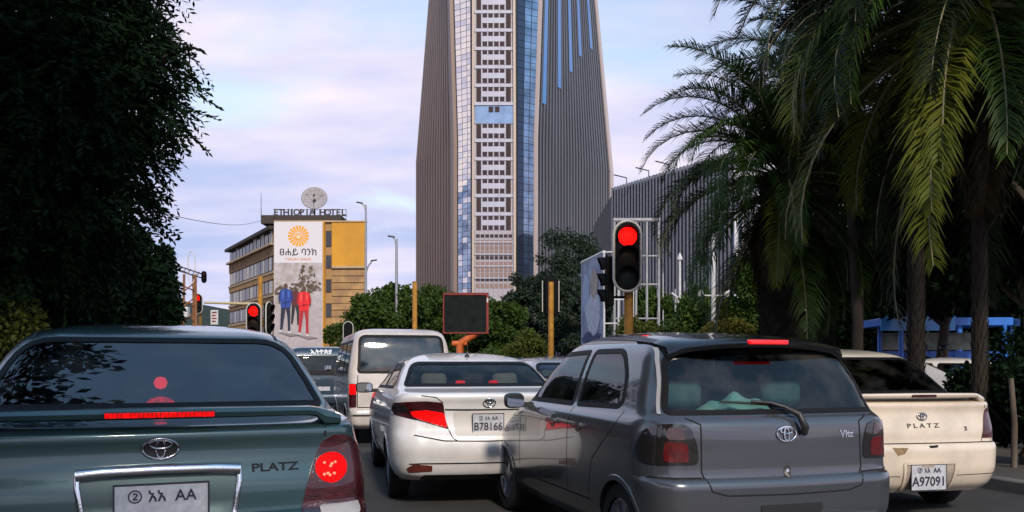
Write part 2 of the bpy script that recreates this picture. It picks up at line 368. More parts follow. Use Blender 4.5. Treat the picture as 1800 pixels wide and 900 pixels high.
class Car:
    def __init__(s, name, label, loc, yaw, keys, paint_m, scale=1., cat='car', group=None, nz=None, corner_n=2.3):
        s.root = empty(name, (loc[0], loc[1], 0.004), R(yaw), label, cat, group, scale)
        s.paint = paint_m; s.cn = corner_n; s.loft(np.array(keys, float)); s.cuts = np.zeros(len(s.F), bool)
    def loft(s, K):
        t = np.concatenate([[0], np.cumsum(np.sqrt(((K[1:, [0, 1, 3]] - K[:-1, [0, 1, 3]]) ** 2).sum(1)) + 1e-3)])
        q = [0.]
        for i in range(len(t) - 1):
            n = max(2, int((t[i + 1] - t[i]) / .02)); q += list(t[i] + (t[i + 1] - t[i]) * np.arange(1, n + 1) / n)
        S = pchip(t, K, np.array(q)); nr, nc, ns, nf, nfr = 15, 16, 56, 12, 8
        rows = []
        for (z, yr, yf, Wd, rx, ry, fx, fy, bow) in S:
            e = 2. / s.cn; pts = []
            xs = np.linspace(0, Wd - rx, nr)
            for x in xs: pts.append((x, yr + bow * (x / Wd) ** 2))
            y0 = pts[-1][1] + ry
            for k in range(1, nc + 1):
                a = -math.pi / 2 + math.pi / 2 * k / nc
                cx = abs(math.cos(a)) ** e; sy = -abs(math.sin(a)) ** e
                pts.append((Wd - rx + rx * cx, y0 + ry * sy + bow * 0.0))
            y1 = yf - fy - bow * .8
            for k in range(1, ns + 1): pts.append((Wd, y0 + (y1 - y0) * k / ns))
            for k in range(1, nf + 1):
                a = math.pi / 2 * k / nf
                pts.append((Wd - fx + fx * abs(math.cos(a)) ** e, y1 + fy * abs(math.sin(a)) ** e))
            xl = Wd - fx
            for k in range(1, nfr + 1):
                x = xl * (1 - k / nfr); pts.append((x, y1 + fy + bow * .8 * (1 - (x / max(xl, 1e-6)) ** 2)))
            h = pts; full = h + [(-x, y) for x, y in h[-2:0:-1]]
            rows.append([(x, y, z) for x, y in full])
        n = len(rows[0]); V = [p for r_ in rows for p in r_]; F = []
        for i in range(len(rows) - 1):
            for k in range(n): F.append((i * n + k, i * n + (k + 1) % n, (i + 1) * n + (k + 1) % n, (i + 1) * n + k))
        m = len(V); V.append((0, (S[-1, 1] + S[-1, 2]) / 2, S[-1, 0])); b0 = (len(rows) - 1) * n
        F3 = [(b0 + k, b0 + (k + 1) % n, m) for k in range(n)]
        V.append((0, 2, S[0, 0])); F3 += [((k + 1) % n, k, m + 1) for k in range(n)]
        s.V = np.array(V); s.F = F + F3
        s.bvh = BVHTree.FromPolygons([Vector(v) for v in V], s.F)
        q4 = np.array([(*f, f[-1]) if len(f) == 3 else f for f in s.F]); s.C = s.V[q4].mean(1)
        a = s.V[q4[:, 2]] - s.V[q4[:, 0]]; b = s.V[q4[:, 3]] - s.V[q4[:, 1]]; N = np.cross(a, b); s.N = N / (np.linalg.norm(N, axis=1)[:, None] + 1e-12)
        s.ymid = (S[:, 1].min() + S[:, 2].max()) / 2
    DIRS = {'rear': Vector((0, 1, 0)), 'left': Vector((1, 0, 0)), 'right': Vector((-1, 0, 0)), 'top': Vector((0, 0, -1)), 'front': Vector((0, -1, 0))}
    def surf(s, u, v, view):
        d = s.DIRS[view]
        o = {'rear': (u, -3, v), 'left': (-3, u, v), 'right': (3, u, v), 'top': (u, v, 4), 'front': (u, 9, v)}[view]
        p, n, i, _ = s.bvh.ray_cast(Vector(o), d)
        if p is None:
            g = {'rear': (u, .1, v), 'left': (-.8, u, v), 'right': (.8, u, v), 'top': (u, v, 1.4), 'front': (u, 4, v)}[view]
            p, n, i, _ = s.bvh.find_nearest(Vector(g))
        if n.dot(d) > 0: n = -n
        return p, n
    def cut(s, outline, view, shrink=.016):
        o = offset_poly(outline, shrink); d = np.array(s.DIRS[view])
        U, Vv = {'rear': (0, 2), 'front': (0, 2), 'left': (1, 2), 'right': (1, 2), 'top': (0, 1)}[view]
        facing = np.abs(s.N @ d) > .12
        side = {'rear': s.C[:, 1] < s.ymid, 'front': s.C[:, 1] > s.ymid, 'left': s.C[:, 0] < 0, 'right': s.C[:, 0] > 0, 'top': s.C[:, 2] > .8}[view]
        s.cuts |= inpoly(s.C[:, U], s.C[:, Vv], o) & facing & side
    def body(s, name='body'):
        F = [f for f, c in zip(s.F, s.cuts) if not c]
        me = bpy.data.meshes.new(name); me.from_pydata([tuple(v) for v in s.V], [], F)
        b = bmesh.new(); b.from_mesh(me)
        bmesh.ops.delete(b, geom=[v for v in b.verts if not v.link_faces], context='VERTS')
        bmesh.ops.recalc_face_normals(b, faces=b.faces); b.to_mesh(me); b.free()
        smooth(me, 38)
        o = link(name, me, [s.paint, M_LINING], s.root)
        sd = o.modifiers.new('shell', 'SOLIDIFY'); sd.thickness = .018; sd.offset = -1; sd.material_offset = 1; sd.material_offset_rim = 1
        s.bodyo = o; return o
    def patch(s, name, outline, view, m, off=.003, step=.04, parent=None, skirt=.012, sm=55):
        pts = resample(outline, step); b = bmesh.new()
        vs_ = [b.verts.new((u, v, 0)) for u, v in pts]; b.faces.new(vs_)
        us = [p[0] for p in pts]; vv = [p[1] for p in pts]
        for ax, lo, hi in ((0, min(us), max(us)), (1, min(vv), max(vv))):
            n = int((hi - lo) / step)
            for k in range(1, n + 1):
                c = [0, 0, 0]; nn = [0, 0, 0]; c[ax] = lo + (hi - lo) * k / (n + 1); nn[ax] = 1
                bmesh.ops.bisect_plane(b, geom=b.verts[:] + b.edges[:] + b.faces[:], dist=1e-6, plane_co=c, plane_no=nn)
        bn = {}
        for v in b.verts:
            p, n = s.surf(v.co.x, v.co.y, view); v.co = p + n * off; bn[v] = n
        if skirt:
            be = [e_ for e_ in b.edges if len(e_.link_faces) == 1]; mp_ = {}
            for e_ in be:
                for v in e_.verts:
                    if v not in mp_: mp_[v] = b.verts.new(v.co - bn[v] * skirt)
            for e_ in be:
                a_, c_ = e_.verts; b.faces.new((a_, c_, mp_[c_], mp_[a_]))
        bmesh.ops.recalc_face_normals(b, faces=b.faces)
        d = s.DIRS[view]
        bigf = max(b.faces, key=lambda f: f.calc_area())
        if bigf.normal.dot(d) > 0: bmesh.ops.reverse_faces(b, faces=b.faces)
        me = bpy.data.meshes.new(name); b.to_mesh(me); b.free(); smooth(me, sm)
        return link(name, me, m, parent or s.root)
    def ring(s, name, outline, view, m, w0=-.004, w1=.04, off=.004, step=.03, parent=None, skirt=.008):
        o = resample(outline, step); rows = [offset_poly(o, w) for w in ((w0, w0) if skirt else (w0,))] + [offset_poly(o, (w0 + w1) / 2), offset_poly(o, w1)]
        V = []; n = len(o)
        for ri, row in enumerate(rows):
            for (u, v) in row:
                p, nn = s.surf(u, v, view); V.append(p + nn * (off - (skirt if (skirt and ri == 0) else 0)))
        F = [(r_ * n + k, r_ * n + (k + 1) % n, (r_ + 1) * n + (k + 1) % n, (r_ + 1) * n + k) for r_ in range(len(rows) - 1) for k in range(n)]
        return MB().add(V, F).obj(name, m, parent or s.root, sm=50)
    def seam(s, pts, view, w=.006, off=.0022, m=None, parent=None, name='panel_gap', closed=False):
        q = resample(pts, .03, closed); V = []; n = len(q)
        for i in range(n):
            a = Vector(q[(i - 1) % n if closed else max(i - 1, 0)]); b = Vector(q[(i + 1) % n if closed else min(i + 1, n - 1)]); t = (b - a).normalized(); nr = Vector((-t.y, t.x)) * w / 2
            for sg in (-1, 1):
                p, nn = s.surf(q[i][0] + sg * nr.x, q[i][1] + sg * nr.y, view); V.append(p + nn * off)
        F = [(2 * i, 2 * i + 1, 2 * ((i + 1) % n) + 1, 2 * ((i + 1) % n)) for i in range(n if closed else n - 1)]
        return MB().add(V, F).obj(name, m or M_GAP, parent or s.bodyo)
    def wrap(s, me, u0, v0, view, flip=1):
        """lay a flat mesh (x right, y up, z out) on the body at (u0, v0)"""
        for v in me.vertices:
            p, n = s.surf(u0 + flip * v.co.x, v0 + v.co.y, view); v.co = p + n * (v.co.z + .002)
        return me
    def window(s, outline, view, glass=None, name='window', w=.04, parts=True):
        s.cut(outline, view)
        s._wins = getattr(s, '_wins', []) + [(outline, view, glass or G_CLEAR, name, w)]
    def finish(s):
        s.body()
        for (o, view, g, name, w) in s._wins:
            f = s.ring(name, o, view, M_FRIT, w0=-.004, w1=w, off=.0035)
            s.patch('pane', offset_poly(o, .008), view, g, off=.0012, step=.06, parent=f, skirt=0)
    def emblem(s, u, v, w=.12, h=.08, m=None, view='rear', backing=None):
        b = MB()
        def ell(cu, cv, a, c, r, n=28): b.tube([(cu + a * math.cos(2 * math.pi * k / n), cv + c * math.sin(2 * math.pi * k / n), .004) for k in range(n + 1)], r, 6, cap=False)
        a, c = w / 2, h / 2; r = w * .045
        ell(0, 0, a, c, r); ell(0, c * .45, a * .62, c * .42, r * .9); ell(0, -c * .05, a * .26, c * .86, r * .9)
        me = b.mesh('emblem'); s.wrap(me, u, v, view)
        if backing:
            s.patch('emblem_backing', [(u + a * math.cos(2 * math.pi * k / 24), v + c * math.sin(2 * math.pi * k / 24)) for k in range(24)], view, backing, off=.002, step=.03)
        smooth(me, 60); return link('emblem', me, m or M_CHROME, s.root)
    def letters(s, txt, u, v, size, m, view='rear', sx=1., spacing=1., bold=.0, name='lettering', ext=.002):
        me = text_mesh(txt, size, ext, bold, sx, spacing); s.wrap(me, u, v, view)
        for q in split_loose(me): link('letter', q, m, s.bodyo)
    def plate(s, u, v, w, h, top, bottom, tilt=0., tsz=.05, bsz=.09):
        p, n = s.surf(u, v, 'rear'); y = p.y - .018
        e = MB().box(-w/2, w/2, -.004, .004, -h/2, h/2).obj('number_plate', M_PLATEW, s.root); e.location = (u, y, v); e.rotation_euler = (tilt, 0, 0)
        f = MB()
        for (a, b, c, d) in ((-w/2 - .005, w/2 + .005, h/2, h/2 + .006), (-w/2 - .005, w/2 + .005, -h/2 - .006, -h/2), (-w/2 - .006, -w/2, -h/2 - .006, h/2 + .006), (w/2, w/2 + .006, -h/2 - .006, h/2 + .006)):
            f.box(a, b, -.007, .004, c, d)
        f.obj('plate_frame', M_INK, e)
        for txt, zz, sz, sp in ((top, h * .27, tsz, 1.), (bottom, -h * .18, bsz, 1.)):
            if not txt: continue
            me = text_mesh(txt, sz, .0008, sz * .012, .92, sp)
            xs = [q.co.x for q in me.vertices]; wd = max(xs) - min(xs); k = min(1., (w * .92) / wd)
            for q in split_loose(me):
                o = link('letter', q, M_INK, e); o.rotation_euler = (R(90), 0, 0); o.location = (0, -.0065, zz); o.scale = (k, 1, 1)
        return e
    def wheel(s, x, y, r=.29, w=.19, alloy=True):
        sg = -1 if x < 0 else 1
        t = MB().lathe([(r * .66, -w/2), (r * .93, -w/2), (r, -w * .36), (r, w * .36), (r * .93, w/2), (r * .66, w/2)], 32, axis='X', cap=False).obj('wheel', M_TYRE, s.root, sm=40); t.location = (x - sg * w/2, y, r)
        b = MB().lathe([(r * .67, -w * .45), (r * .67, w * .42 ), (r * .60, w * .46), (r * .60, w * .30), (r * .05, w * .22)], 32, axis='X', cap=False)
        m = M_RIM if alloy else M_STEEL
        for k in range(7):
            a = 2 * math.pi * k / 7
            c, d = math.cos(a), math.sin(a); q = []
            for rr, hw in ((r * .12, r * .10), (r * .62, r * .06)):
                for sgn in (-1, 1): q.append((rr * c - sgn * hw * d, rr * d + sgn * hw * c))
            V = [(w * .38, q[i][0], q[i][1]) for i in (0, 1, 3, 2)] + [(w * .24, q[i][0], q[i][1]) for i in (0, 1, 3, 2)]
            b.add(V, [(0, 1, 2, 3), (0, 4, 5, 1), (1, 5, 6, 2), (2, 6, 7, 3), (3, 7, 4, 0)])
        b.lathe([(.001, w * .42), (r * .14, w * .40), (r * .15, w * .25)], 16, axis='X', cap=False)
        if sg < 0: b.V = [(-x_, y_, z_) for x_, y_, z_ in b.V]
        b.obj('rim', m, t, sm=40)
        return t
    def arch(s, y, r):
        c = [(y + r * math.cos(2 * math.pi * k / 40), .27 + r * math.sin(2 * math.pi * k / 40)) for k in range(40)]
        for view in ('left', 'right'): s.cut(c, view, shrink=.012)
        s._arch = getattr(s, '_arch', []) + [(y, r)]
    def arches(s):
        for (y, r) in s._arch:
            for view, sg in (('left', -1), ('right', 1)):
                n = 28; V = []
                for k in range(n + 1):
                    a = -.12 + (math.pi + .24) * k / n
                    for rr, ofs in ((r + .012, .001), (r + .008, .007), (r - .022, .007)):
                        p, nn = s.surf(y + rr * math.cos(a), max(.2, .27 + rr * math.sin(a)), view); V.append(p + nn * ofs)
                    rr = r - .022; V.append(Vector((sg * .5, y + rr * math.cos(a), max(.2, .27 + rr * math.sin(a)))))
                F = [(4 * i + j, 4 * i + j + 1, 4 * i + j + 5, 4 * i + j + 4) for i in range(n) for j in range(3)]
                o = MB(); o.add(V, F, 0); o.M = [0 if (i % 3) < 2 else 1 for i in range(len(F))]
                o.obj('wheel_arch', [s.paint, M_PLASTIC], s.root, sm=50)
    def mirror(s, side, y, z, m=None, x=.80, w=.17, h=.12):
        b = MB(); n = 10
        prof = []
        for i in range(n + 1):
            a = -math.pi / 2 + math.pi * i / n
            prof.append((abs(math.cos(a)) ** .55, math.sin(a)))
        V = []; F = []; k2 = 20
        for (c, t) in prof:
            for k in range(k2):
                a = 2 * math.pi * k / k2; ca, sa = math.cos(a), math.sin(a)
                V.append((side * (x + .06 + w / 2 + w / 2 * c * math.copysign(abs(ca) ** .6, ca)), y + .05 * t, z + h / 2 * c * math.copysign(abs(sa) ** .6, sa)))
        for i in range(n):
            for k in range(k2): F.append((i * k2 + k, i * k2 + (k + 1) % k2, (i + 1) * k2 + (k + 1) % k2, (i + 1) * k2 + k))
        b.add(V, F); o = b.obj('door_mirror', m or s.paint, s.root, sm=60)
        MB().box(min(side * (x - .04), side * (x + .10)), max(side * (x - .04), side * (x + .10)), y - .03, y + .03, z - .055, z - .015).obj('mirror_arm', M_PLASTIC, o)
        MB().prism(rpoly([(side * (x + .06 + w * .08), z - h * .38), (side * (x + .06 + w * .92), z - h * .38), (side * (x + .06 + w * .92), z + h * .38), (side * (x + .06 + w * .08), z + h * .38)], .03), y - .054, y - .051).obj('mirror_glass', mat('mirror_glass', (.5, .52, .55), .02, 1.), o)
        return o
    def seat(s, x, y, w, top, m, head=True, cushion=.50, name='seat', lean=.14, hr=.26):
        b = MB(); zb = cushion
        def slab(x0, x1, za, zb_, ya, yb, th):  # leaning padded slab
            b.add([(x0, ya, za), (x1, ya, za), (x1, ya + th, za), (x0, ya + th, za), (x0 + .03, yb, zb_), (x1 - .03, yb, zb_), (x1 - .03, yb + th, zb_), (x0 + .03, yb + th, zb_)], [(0, 3, 2, 1), (4, 5, 6, 7), (0, 1, 5, 4), (1, 2, 6, 5), (2, 3, 7, 6), (3, 0, 4, 7)])
        slab(x - w/2, x + w/2, zb - .15, top, y + lean, y, .12)
        b.box(x - w/2, x + w/2, y + lean, y + lean + .50, zb - .16, zb)
        o = b.obj(name, m, s.root, bevel=.045)
        if head:
            for hx in (head if isinstance(head, (list, tuple)) else [0]):
                h = MB().box(x + hx - hr/2, x + hx + hr/2, y - .02, y + .09, top + .015, top + .19); h.obj('headrest', m, o, bevel=.05)
        return o

def lamp_pair(c, outline, m, lit=None, view='rear', name='tail_lamp', off=.006):
    out = []
    for sg in (1, -1):
        o = [(sg * u, v) for u, v in outline]
        out.append(c.patch(name, o if sg == 1 else o[::-1], view, m, off=off, step=.03, skirt=.012))
    return out
def circ(u, v, r, n=28, k=1.): return [(u + r * math.cos(2 * math.pi * i / n), v + k * r * math.sin(2 * math.pi * i / n)) for i in range(n)]
# ------------------------------------------------------------------ the waiting vehicles
#        z     yr    yf    W     rcx  rcy  fcx  fcy  bow
SEDAN_TALL = [
 (.22, .14, 4.00, .74, .22, .22, .30, .35, .05),
 (.30, .05, 4.08, .79, .22, .26, .32, .40, .06),
 (.45, .00, 4.14, .822, .22, .28, .32, .42, .07),
 (.60, .00, 4.13, .83, .22, .28, .32, .42, .07),
 (.645, .02, 4.11, .83, .22, .28, .32, .42, .07),
 (.655, .045, 4.10, .83, .22, .28, .32, .42, .07),
 (.75, .05, 4.06, .828, .22, .28, .32, .44, .07),
 (.86, .075, 3.90, .82, .22, .27, .32, .45, .07),
 (.93, .085, 3.62, .80, .20, .26, .32, .45, .06),
 (.985, .075, 3.36, .785, .18, .25, .32, .45, .06),
 (1.005, .09, 3.28, .778, .17, .24, .32, .42, .06),
 (1.018, .13, 3.22, .772, .16, .22, .32, .40, .06),
 (1.035, .30, 3.17, .765, .14, .18, .30, .36, .06),
 (1.05, .50, 3.12, .757, .12, .14, .28, .34, .06),
 (1.065, .555, 3.08, .750, .12, .14, .28, .34, .06),
 (1.24, .80, 2.74, .685, .14, .16, .28, .34, .05),
 (1.40, 1.035, 2.44, .605, .16, .20, .26, .32, .04),
 (1.43, 1.10, 2.36, .575, .17, .22, .25, .30, .04),
 (1.455, 1.20, 2.28, .525, .19, .24, .24, .28, .03),
 (1.485, 1.42, 2.18, .42, .20, .24, .22, .24, .02),
 (1.503, 1.68, 2.08, .28, .14, .14, .14, .14, .01),
 (1.51, 1.85, 2.0, .10, .05, .05, .05, .05, .0)]
REARGLASS = rpoly([(-.705, 1.072), (.705, 1.072), (.575, 1.405), (-.575, 1.405)], [.03, .03, .13, .13])
def tall_sedan(name, label, loc, yaw, paint_m, scale, rear_glass, seat_m, side_glass):
    c = Car(name, label, loc, yaw, SEDAN_TALL, paint_m, scale)
    c.window(REARGLASS, 'rear', rear_glass, 'rear_window', .022)
    c.window(rpoly([(-.69, 1.05), (.69, 1.05), (.55, 1.40), (-.55, 1.40)], [.03, .03, .1, .1]), 'front', G_CLEAR, 'windscreen', .035)
    for v in ('left', 'right'):
        c.window(rpoly([(1.02, 1.03), (1.90, 1.03), (1.90, 1.395), (1.28, 1.395), (1.08, 1.22)], [.05, .03, .04, .08, .08]), v, side_glass, 'side_window', .03)
        c.window(rpoly([(1.98, 1.03), (2.86, 1.03), (2.42, 1.395), (1.98, 1.395)], [.03, .05, .08, .04]), v, side_glass, 'side_window', .03)
    c.arch(.80, .315); c.arch(3.22, .315)
    c.finish(); c.arches()
    for x in (-.80, .80):
        for y in (.80, 3.22): c.wheel(x, y, .285, alloy=False)
    for v in ('left', 'right'):
        c.seam([(1.94, 1.02), (1.95, .42)], v); c.seam([(1.00, 1.02), (1.06, .72), (1.12, .45)], v); c.seam([(2.90, 1.0), (2.92, .5)], v)
        c.seam([(1.15, .40), (2.92, .40)], v, .008)
    for sd in (-1, 1): c.mirror(sd, 2.72, 1.02, x=.78)
    for x in (-.35, .35): c.seat(x, 1.98, .50, 1.06, seat_m)
    c.seat(0, 1.02, 1.24, 1.08, seat_m, head=[-.36, .36], name='rear_bench', hr=.30)
    MB().box(-.68, .68, .60, 1.06, 1.02, 1.045).obj('parcel_shelf', M_LINING, c.root)
    MB().box(-.70, .70, 2.70, 3.05, .85, 1.0).obj('dashboard', M_LINING, c.root, bevel=.04)
    MB().lathe([(.175, -.012), (.19, 0), (.175, .012), (.16, 0), (.175, -.012)], 24, c=(-.35, 2.55, 1.0), axis='Y', cap=False).obj('steering_wheel', M_PLASTIC, c.root, sm=60)
    return c

def lay_inside(o, c, label, cat):
    """a loose thing carried in a car: top-level, moved to where the car stands"""
    o.location = c.root.location; o.rotation_euler = c.root.rotation_euler; o.scale = c.root.scale; return tag(o, label, cat)
def wing(c, half, y0, z_deck, z0, z1, depth, m, thick_end=.10, y_top=0.):
    """boot spoiler: a blade on two swept feet"""
    xs = np.linspace(-half, half, 41); V = []; F = []; n = 8
    for x in xs:
        t = abs(x) / half; f = max(0., (t - .80) / .20)
        bow = .05 * t * t
        zt = z1 - .040 * f ** 1.5 - .006 * t * t; zb = z0 + (z_deck - .012 - z0) * (1 if t > .9 else max(0., (t - .82) / .08) ** 2 * 1.0)
        th = (zt - zb)
        ya = y0 + bow + .05 * f; yb = ya + depth - .03 * f
        V += [(x, ya, zb + th * .15), (x, ya - .008, zb + th * .55), (x, ya + .004, zt - .004), (x, ya + .03, zt), (x, yb - .02, zt - .012 + y_top), (x, yb, zt - .03), (x, yb - .02, zb + .008), (x, ya + .02, zb)]
    for i in range(len(xs) - 1):
        for k in range(n): F.append((i * n + k, i * n + (k + 1) % n, (i + 1) * n + (k + 1) % n, (i + 1) * n + k))
    F += [tuple(range(n)), tuple(range((len(xs) - 1) * n, len(xs) * n))]
    return MB().add(V, F).obj('spoiler', m, c.root, sm=35)

# --- the silver-green sedan straight ahead
P_SAGE = paint('sage_silver_paint', (.040, .095, .105), .45, .26, .15)
car1 = tall_sedan('sedan_car', 'silver-green sedan with a lit red brake bar on its boot spoiler', (-1.40, 3.40), 22.4, P_SAGE, 1.0, G_REAR, M_SEATG, G_CLEAR)
c = car1
c.root.scale = (1.065, 1.0, 1.0)
wing(c, .70, .045, 1.02, 1.052, 1.100, .17, P_SAGE)
bl = MB().box(-.195, .195, .028, .050, 1.058, 1.086).obj('brake_light_housing', M_PLASTIC, c.root, bevel=.004)
bb = MB()
for k in range(26): x = -.185 + k * .0148; bb.box(x - .0062, x + .0062, .021, .030, 1.062, 1.082)
bb.obj('brake_light', M_BRAKE, bl)
c.emblem(0, .932, .128, .084, M_EMB, backing=mat('emblem_black', (.01, .01, .012), .3))
c.letters('PLATZ', .425, .835, .047, mat('badge_black', (.012, .014, .016), .25, .6), sx=1.35, bold=.0012)
# chrome garnish: a straight bar over the plate with two slim legs
def sweep(path, wfun, m, name, parent, nn=10):
    V = []; F = []; path = resample(path, .015, False)
    for i, (u, v) in enumerate(path):
        a, b = Vector(path[max(i - 1, 0)]), Vector(path[min(i + 1, len(path) - 1)]); t = (b - a).normalized(); nr = Vector((-t.y, t.x))
        p, n = c.surf(u, v, 'rear'); wd, hh = wfun(u, v)
        for k in range(nn):
            an = 2 * math.pi * k / nn; ca, sa = math.cos(an), math.sin(an)
            V.append(p + Vector((nr.x, 0, nr.y)) * (wd * math.copysign(abs(ca) ** .7, ca)) + Vector((0, -1, 0)) * (hh * math.copysign(abs(sa) ** .8, sa)))
    for i in range(len(path) - 1):
        for k in range(nn): F.append((i * nn + k, i * nn + (k + 1) % nn, (i + 1) * nn + (k + 1) % nn, (i + 1) * nn + k))
    F += [tuple(range(nn)), tuple(range((len(path) - 1) * nn, len(path) * nn))]
    return MB().add(V, F).obj(name, m, parent, sm=60)
gb = sweep([(-.290, .838), (-.2, .845), (0, .848), (.2, .845), (.290, .838)], lambda u, v: (.026, .040), M_CHROME, 'plate_garnish', c.root)
for sg in (1, -1): sweep([(sg * .286, .836), (sg * .285, .79), (sg * .272, .70), (sg * .255, .60)], lambda u, v: (.012, .020), M_CHROME, 'garnish_leg', gb)
c.patch('plate_recess', rpoly([(-.255, .60), (.255, .60), (.285, .835), (-.285, .835)], .02), 'rear', mat('recess_paint', (.08, .12, .12), .4, .5), off=.003)
c.plate(0.005, .690, .325, .205, '② አአ  AA', None, tsz=.062)
LAMP1 = rpoly([(.515, .60), (.56, .80), (.612, .935), (.665, .968), (.74, .955), (.792, .90), (.812, .80), (.815, .60)], [.02, .05, .05, .05, .05, .06, .05, .02])
for o in lamp_pair(c, LAMP1, M_LENS, name='tail_lamp'): pass
for sg in (1, -1):
    c.patch('brake_lamp', circ(sg * .652, .822, .066), 'rear', M_BRAKE, off=.0085, step=.02, skirt=.004)
    for (du, dv) in ((-.030, -.030), (-.016, -.026), (-.008, -.034), (.010, -.028), (-.028, .020), (.002, .014), (.016, .020), (-.004, .004)):
        c.patch('lamp_facet', circ(sg * .652 + du, .822 + dv, .0058, 8), 'rear', M_BRAKE2, off=.0105, step=.01, skirt=.003)
    c.patch('reverse_lamp', rpoly([(sg * .60, .615), (sg * .77, .615), (sg * .77, .665), (sg * .60, .665)][::sg], .015), 'rear', M_CLEAR, off=.0085, step=.02, skirt=.004)
    c.seam([(sg * .628, .962), (sg * .632, 1.0)], 'rear', .007)
    c.seam([(sg * .632, .15), (sg * .640, .48)], 'top', .007)
    c.seam([(sg * .545, 1.10), (sg * .535, 1.6), (sg * .535, 2.2)], 'top', .016, m=M_BLACK, name='roof_ditch')
c.seam([(-.52, .60), (-.50, .605), (.50, .605), (.52, .60)], 'rear', .008)
# reflections of the brake bar in the rear glass, put in as glowing dome and bead
MB().lathe([(.062, 0), (.056, .014), (.04, .028), (.015, .036), (.001, .037)], 20, c=(0, .69, 1.085)).obj('brake_bar_reflection', M_BRAKE, c.root, sm=60)
sph = MB().lathe([(.001, -.03), (.02, -.024), (.03, 0), (.02, .024), (.001, .03)], 14, c=(0.0, .80, 1.185), cap=False).obj('reflection_bead', mat('red_reflection_glow', (.5, .01, .01), .4, emit=(1, .02, .02), estr=1.6), sm=60)
lay_inside(sph, c, 'small glowing red bead imitating the brake bar reflection in the silver-green sedan', 'reflection')

# --- cream sedan by the kerb
P_CREAM = paint('cream_paint', (.70, .60, .48), .0, .34, .40)
car5 = tall_sedan('sedan_car', 'cream white sedan with dark rear window and chipped bumper beside the palms', (3.41, 7.0), 11, P_CREAM, .95, G_DARK, M_SEATG, G_DARK)
c = car5
wing(c, .68, .05, 1.02, 1.045, 1.092, .17, P_CREAM)
MB().box(-.12, .12, .040, .056, 1.055, 1.078).obj('brake_light', M_LENSD, c.root, bevel=.003)
c.emblem(0, .885, .095, .065, M_EMB)
c.letters('P L A T Z', 0, .805, .052, mat('badge_dark', (.05, .035, .03), .4), sx=1.5, bold=.001)
c.letters('2', .43, .775, .045, MATS['badge_dark'], bold=.002, sx=1.3)
LAMP5 = rpoly([(.60, .69), (.625, .80), (.66, .935), (.70, .958), (.75, .945), (.80, .88), (.812, .69)], [.02, .05, .05, .03, .05, .06, .02])
lamp_pair(c, LAMP5, M_LENS)
c.seam([(-.80, .655), (.80, .655)], 'rear', .009)
for sg in (1, -1): c.seam([(sg * .60, .66), (sg * .60, .70)], 'rear', .006); c.seam([(sg * .665, .95), (sg * .66, 1.0)], 'rear', .007)
c.patch('plate_recess', rpoly([(-.20, .255), (.26, .255), (.28, .49), (-.22, .49)], .02), 'rear', mat('shaded_cream', (.45, .38, .30), .6, var=.3, vscale=12), off=.004)  # flat patch; the shade of a recess is put into a darker cream
c.ring('recess_lip', rpoly([(-.20, .255), (.26, .255), (.28, .49), (-.22, .49)], .02), 'rear', P_CREAM, w0=-.012, w1=.012, off=.012)
c.plate(.01, .365, .335, .215, '② አአ  AA', 'A97091', tsz=.058, bsz=.115, tilt=R(0))
MH = mat('bare_filler', (.30, .20, .10), .8, var=.4, vscale=30); 
c.patch('chipped_paint', [(-.33, .625), (-.18, .62), (-.22, .57), (-.28, .555)], 'rear', MH, off=.0025, skirt=0)
c.patch('chipped_paint', [(.02, .635), (.12, .64), (.10, .62), (.03, .615)], 'rear', MATS['panel_gap'], off=.0025, skirt=0)
c.seam([(-.80, .38), (-.25, .375)], 'rear', .006); c.seam([(.30, .375), (.80, .38)], 'rear', .006)

# --- the hatchback
HATCH = [
 (.20, .13, 3.46, .73, .22, .24, .30, .40, .06),
 (.30, .04, 3.54, .79, .24, .28, .36, .56, .07),
 (.43, .00, 3.60, .822, .24, .30, .40, .66, .08),
 (.58, .00, 3.57, .83, .24, .30, .42, .70, .08),
 (.615, .018, 3.55, .83, .24, .30, .42, .70, .08),
 (.625, .045, 3.54, .83, .24, .30, .42, .70, .08),
 (.75, .055, 3.38, .828, .24, .30, .42, .68, .08),
 (.86, .06, 3.10, .822, .22, .29, .40, .60, .075),
 (.93, .07, 2.84, .805, .20, .28, .36, .50, .07),
 (.955, .085, 2.76, .79, .19, .27, .34, .44, .07),
 (.975, .115, 2.70, .775, .18, .25, .32, .40, .07),
 (1.20, .235, 2.38, .70, .18, .23, .30, .36, .06),
 (1.36, .345, 2.14, .63, .18, .23, .28, .34, .05),
 (1.40, .40, 2.08, .595, .19, .25, .26, .32, .04),
 (1.44, .56, 2.00, .53, .20, .25, .24, .30, .03),
 (1.475, .84, 1.90, .43, .20, .24, .22, .24, .02),
 (1.50, 1.18, 1.80, .28, .14, .16, .14, .14, .01),
 (1.508, 1.42, 1.66, .10, .05, .05, .05, .05, 0)]
P_GREY = paint('warm_grey_paint', (.088, .096, .112), .50, .24, .06)
c = car4 = Car('hatchback_car', 'dark silver-grey hatchback with rear wiper and smoked tail lamps', (1.62, 4.93), 17.5, HATCH, P_GREY)
c.root.scale = (1.03, 1., 1.)
c.window(rpoly([(-.70, .985), (.70, .985), (.60, 1.37), (-.60, 1.37)], [.04, .04, .12, .12]), 'rear', glass_mat('hatch_glass', (.38, .62, .62), dirt=.10), 'rear_window', .024)
c.window(rpoly([(-.70, 1.0), (.70, 1.0), (.57, 1.37), (-.57, 1.37)], [.03, .03, .1, .1]), 'front', G_CLEAR, 'windscreen', .035)
